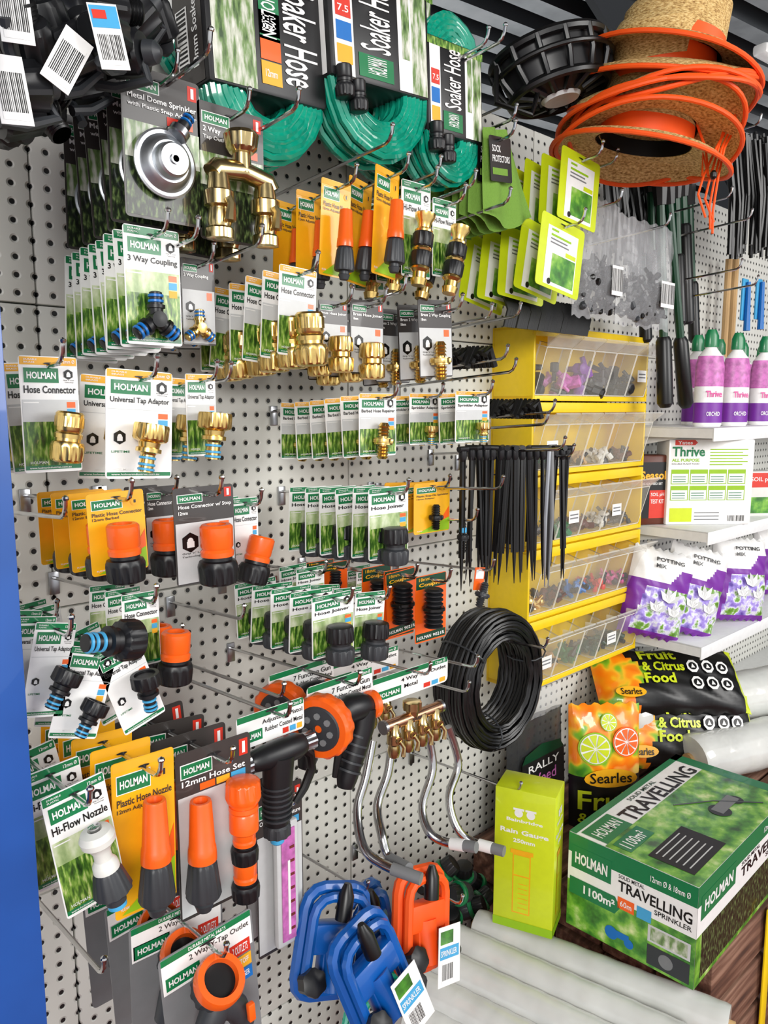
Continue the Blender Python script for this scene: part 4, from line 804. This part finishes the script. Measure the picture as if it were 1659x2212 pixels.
# black cage item
b=MB();c=MB()
def el(rx,ry,z,n=36): return [(rx*math.cos(2*math.pi*q/n),ry*math.sin(2*math.pi*q/n),z) for q in range(n)]
cp=[]
b.tube(el(.115,.09,.03),.009,'black',closed=True); b.tube(el(.12,.095,.0),.005,'black',closed=True); b.tube(el(.1,.075,-.04),.008,'black',closed=True); cp.append(('rim',b))
for q in range(14):
    t=2*math.pi*q/14; c=MB(); c.tube([(.12*math.cos(t),.095*math.sin(t),.03),(.115*math.cos(t),.09*math.sin(t),-.01),(.1*math.cos(t),.075*math.sin(t),-.04),(.05*math.cos(t),.035*math.sin(t),-.05)],.0055,'blackrib',n=6); cp.append(('rib',c))
d=MB(); d.lathe([(.115,.03),(.1,-.03),(.05,-.048),(.001,-.052)],'dark',SC(.97,.74,1),n=32,capa=False,capb=False); cp.append(('shell',d)); d=MB(); d.lathe([(.112,.034),(.02,.05),(.001,.05)],'black',SC(1,.76,1),n=32,capa=False,capb=False); cp.append(('top_cover',d))
d=MB(); d.lathe([(.001,-.054),(.036,-.056),(.042,-.05)],'lgrey',SC(1,.7,1),n=24); cp.append(('base_plate',d,'pale base plate'))
s=MB(); s.tube([(-.12,0,.02),(-.15,-.01,-.05),(-.1,-.03,-.09),(-.06,-.02,-.04)],.005,'black'); cp.append(('strap',s))
P=CAM+ray(1195,155)*1.45; thing('ventilated_cap','black plastic ventilated basket shaped cap with straps','cap',P,cp,(rad(-12),rad(-14),rad(-20)))
hook(P.x,P.z-.02,.3)
# bagged black bundles
def bundle(u0,v0,u1,v1,d,k):
    A=U((u0+u1)/2,v0,d);B=U((u0+u1)/2,v1,d);w=U(u1,(v0+v1)/2,d).x-U(u0,(v0+v1)/2,d).x;h=A.z-B.z
    b,fy=pillow(w,h,.05,lambda a,c,s:'clearbag',seed=k); c=MB(); rr=random.Random(k)
    for q in range(110): 
        x=rr.uniform(-.38,.38)*w; z=-h*.22+rr.uniform(-.24,.24)*h*(1-abs(2*x/w)*.4); s=.009+.008*rr.random()
        M=T(x,rr.uniform(-.013,.013),z)@Matrix.Rotation(rr.uniform(0,6),4,Vector((rr.uniform(-1,1),rr.uniform(-1,1),rr.uniform(-1,1))).normalized())
        c.lathe([(.25*s,-s),(.5*s,-.8*s),(.5*s,0),(.3*s,.1*s),(.3*s,s)],'black' if q%5 else 'charcoal',M,n=7)
    l=MB(); l.barcode(w*.1,w*.36,-h*.3,-h*.05,-.03)
    thing('bagged_fittings','black plastic fittings inside a clear plastic bag','bag',(A.x,-d,(A.z+B.z)/2),[('plastic_bag',b),('black_fittings',c),('barcode_label',l)],None,'clear bags of black fittings')
    hook(A.x,A.z-.015,d+.04)
bundle(1245,430,1340,690,.26,1); bundle(1340,480,1455,710,.28,2)
c=MB()
rr=random.Random(4)
for q in range(90): x=rr.uniform(0,.3); c.tube([(x,0,.03),(x+.004,-.01,0),(x-.003,-.006,-.035)],.005,'black',n=5)
P=U(1085,668,.2); single('hose_clip_bundle','row of black hose clips hanging together','clips',P,c)
for (u,v,d) in[(985,780,.2),(1090,890,.2)]:
    c=MB()
    for q in range(16): c.tube([(0,-.01*q+.08,.012*math.sin(q)),(.015,-.01*q+.08,.022),(.03,-.01*q+.08,-.012)],.0065,'black',n=6)
    P=U(u,v,d); single('black_clip_bundle','bundle of black plastic clips on a hook','clips',P,c,group='black clip bundles'); hook(P.x+.01,P.z,.3)
# loppers / poles
def pole(pts,r,grip0,name='long_handle_tool'):
    W_=[U(u,v,d) for u,v,d in pts]; o=W_[0]; a=MB(); a.tube([w-o for w in W_],r,'dgreen',n=10); g=MB(); k=(W_[-1]-W_[0]); g.tube([k*grip0,k*(grip0+.02),k*.98,k],[r*1.3,r*1.8,r*1.9,r*1.2],'black',n=12); b=MB(); b.tube([Vector((0,0,0)),k*.12],[r*2.0,r*1.4],'dark',n=8)
    thing(name,'dark green tool pole with black foam grip hanging upright','garden tool',o,[('pole',a),('grip',g),('tool_head',b)],None,'long handled tools')
pole([(1425,380,.2),(1437,880,.2)],.011,.68); pole([(1440,375,.2),(1482,880,.2)],.011,.68); pole([(1385,370,.12),(1395,740,.12)],.009,.7); pole([(1490,400,.1),(1500,740,.1)],.009,.6); pole([(1405,375,.16),(1412,700,.16)],.009,.5); pole([(1460,390,.15),(1470,700,.15)],.009,.5); pole([(1365,370,.1),(1370,600,.1)],.009,.5); pole([(1475,385,.12),(1486,700,.12)],.01,.3)
for (u0,u1,v0,v1,n,d) in((1305,1425,365,560,40,.12),(1565,1668,300,545,50,.2)):
    c=MB(); o=U(u0,v0,d)
    for q in range(n):
        u=u0+(u1-u0)*q/n; a=U(u,v0+R.uniform(-15,20),d+R.uniform(-.03,.03)); e_=U(u+R.uniform(-6,14),v1+R.uniform(-25,15),d+R.uniform(-.03,.03)); mid=(a+e_)/2+Vector((0,-.01,0))
        c.tube([a-o,mid-o,e_-o],.006,'black',n=6)
    single('black_riser_bundle','bundle of thin black riser tubes hanging together','tubes',o,c,group='black riser tubes')
for u,m in((1590,'tan'),(1575,'tan')):
    a=U(u,560,.06); c=MB(); c.tube([(0,0,0),(0,0,-.35)],.011,m,n=10); single('wooden_handle','plain wooden tool handle standing by the board','handle',a,c,group='wooden handles')
for i,u in enumerate((1610,1640)):
    c=MB(); c.box((0,0,-.05),(.04,.006,.12),'skyblue',b=.002); c.tube([(0,-.01,0),(0,-.012,-.14)],[.006,.01],'blue',n=10); a=U(u,610,.22); single('hand_tool_pack','small blue handled tool on a card','hand tool',a,c,group='blue hand tools')
# ---------------------------------------------------------------- blue and orange caddies
def frame(b,w,h,y,m,r=.008,M=None):
    pts=[]
    for cx,cz,a0 in((w/2-.03,h/2-.03,0),(-w/2+.03,h/2-.03,90),(-w/2+.03,-h/2+.03,180),(w/2-.03,-h/2+.03,270)):
        for k in range(4): a=rad(a0+30*k); pts.append((cx+.03*math.cos(a),y,cz+.03*math.sin(a)))
    b.tube(pts,r,m,M,n=8,closed=True)
def sled(u,v,d,m,rot,colname,tag=True):
    b=MB(); frame(b,.115,.17,0,m,.011); frame(b,.1,.15,-.02,m,.009); b.box((0,-.01,.01),(.1,.034,.05),m,b=.008); b.box((0,-.01,-.03),(.05,.03,.06),m,b=.008); b.tube([(0,-.01,.0),(0,-.03,-.07)],[.026,.016],m,n=12)
    pp=[('moulded_base',b)]
    for x in(-.045,.045): c=MB(); c.lathe([(.008,-.016),(.02,-.014,.002),(.022,.012,.002),(.01,.016)],'blackrib',T(x,-.035,-.05)@RXd(70),n=24); pp.append(('wheel',c))
    c=MB(); c.lathe([(.008,-.02),(.014,-.018),(.014,.02),(.006,.04)],'black',T(.0,-.03,.06),n=16); pp.append(('sprinkler_nozzle',c))
    if tag: t=MB(); t.box((.02,-.058,-.05),(.06,.0008,.1),'white'); t.barcode(.0,.03,-.095,-.06,-.0588); t.rect(-.005,.03,-.03,-.008,-.0588,'meadow'); t.rect(-.006,.046,-.055,-.035,-.0588,'skyblue'); t.text('SPRINKLER',-.004,.04,-.05,-.04,-.0592,'white'); pp.append(('swing_tag',t))
    thing('sled_sprinkler','moulded %s plastic sprinkler base with black wheels'%colname,'sprinkler',U(u,v,d),pp,rot,'plastic sled sprinklers')
sled(715,2030,.26,'bluetoy',(rad(-12),rad(16),rad(-15)),'blue',False); sled(800,2100,.34,'bluetoy',(rad(-15),rad(-14),rad(5)),'blue'); sled(790,2020,.2,'bluetoy',(rad(-8),rad(-5),rad(15)),'blue',False)
sled(905,1985,.28,'neon_orange',(rad(-12),rad(14),rad(0)),'orange')
P=U(735,1955,.2); hook(P.x,P.z+.06,.26); P=U(905,1900,.2); hook(P.x,P.z,.3)
e0=None
for u,v,d in[(960,1880,.15),(990,1930,.18),(1020,1960,.16),(1000,1890,.12),(950,1940,.1),(1030,1910,.1),(975,1985,.16),(1040,1945,.14),(930,1915,.1)]:
    P=U(u,v,d)
    if e0 is None:
        x=p_join(SC(.06)); g=MB(); g.lathe([(.023,.005),(.026,.003),(.026,-.003),(.023,-.005)],'green',n=20); e0=thing('tube_fitting','black and green ribbed tube fitting hanging in a bunch','hose fitting',P,x+[('green_ring',g)],(rad(30),rad(40),0),'black and green fittings')
    else: dup(e0,P,(rad(R.uniform(-60,60)),rad(R.uniform(-80,80)),0))
c=MB(); pts=[]
for q in range(36*3): t=2*math.pi*q/36; pts.append(((.09+.004*q/36)*math.cos(t),0.012*q/36,(.09+.012*q/36)*math.sin(t)))
c.tube(pts,.008,'hose_green',n=8)
single('green_hose_coil','coil of green garden hose below the pegboard','hose',U(850,2240,.2),c,(rad(-20),0,0))
# ---------------------------------------------------------------- lights
wd=bpy.data.worlds.new('world'); sc.world=wd; wd.use_nodes=True; bg=wd.node_tree.nodes['Background']; bg.inputs[0].default_value=(.96,.97,1,1); bg.inputs[1].default_value=.95
def area(loc,target,size,power,col=(1,1,1)):
    l=bpy.data.lights.new('area','AREA'); l.size=size; l.energy=power; l.color=col; o=bpy.data.objects.new('daylight_and_fill',l); COL.objects.link(o); o.location=loc; o.rotation_euler=(Vector(target)-Vector(loc)).to_track_quat('-Z','Y').to_euler()
area((-1.6,-3.4,2.5),(.9,0,1.3),1.3,105,(1,.98,.94)); area((2.6,-3.2,2.4),(2.0,0,1.0),1.6,72,(1,.98,.95))
area((4,2.6,.6),(4.2,2.0,3),2.5,45,(.95,.98,1))  # up-light added behind the wall to brighten the roof underside
sc.view_settings.view_transform='Standard'; sc.view_settings.look='None'; sc.view_settings.exposure=0
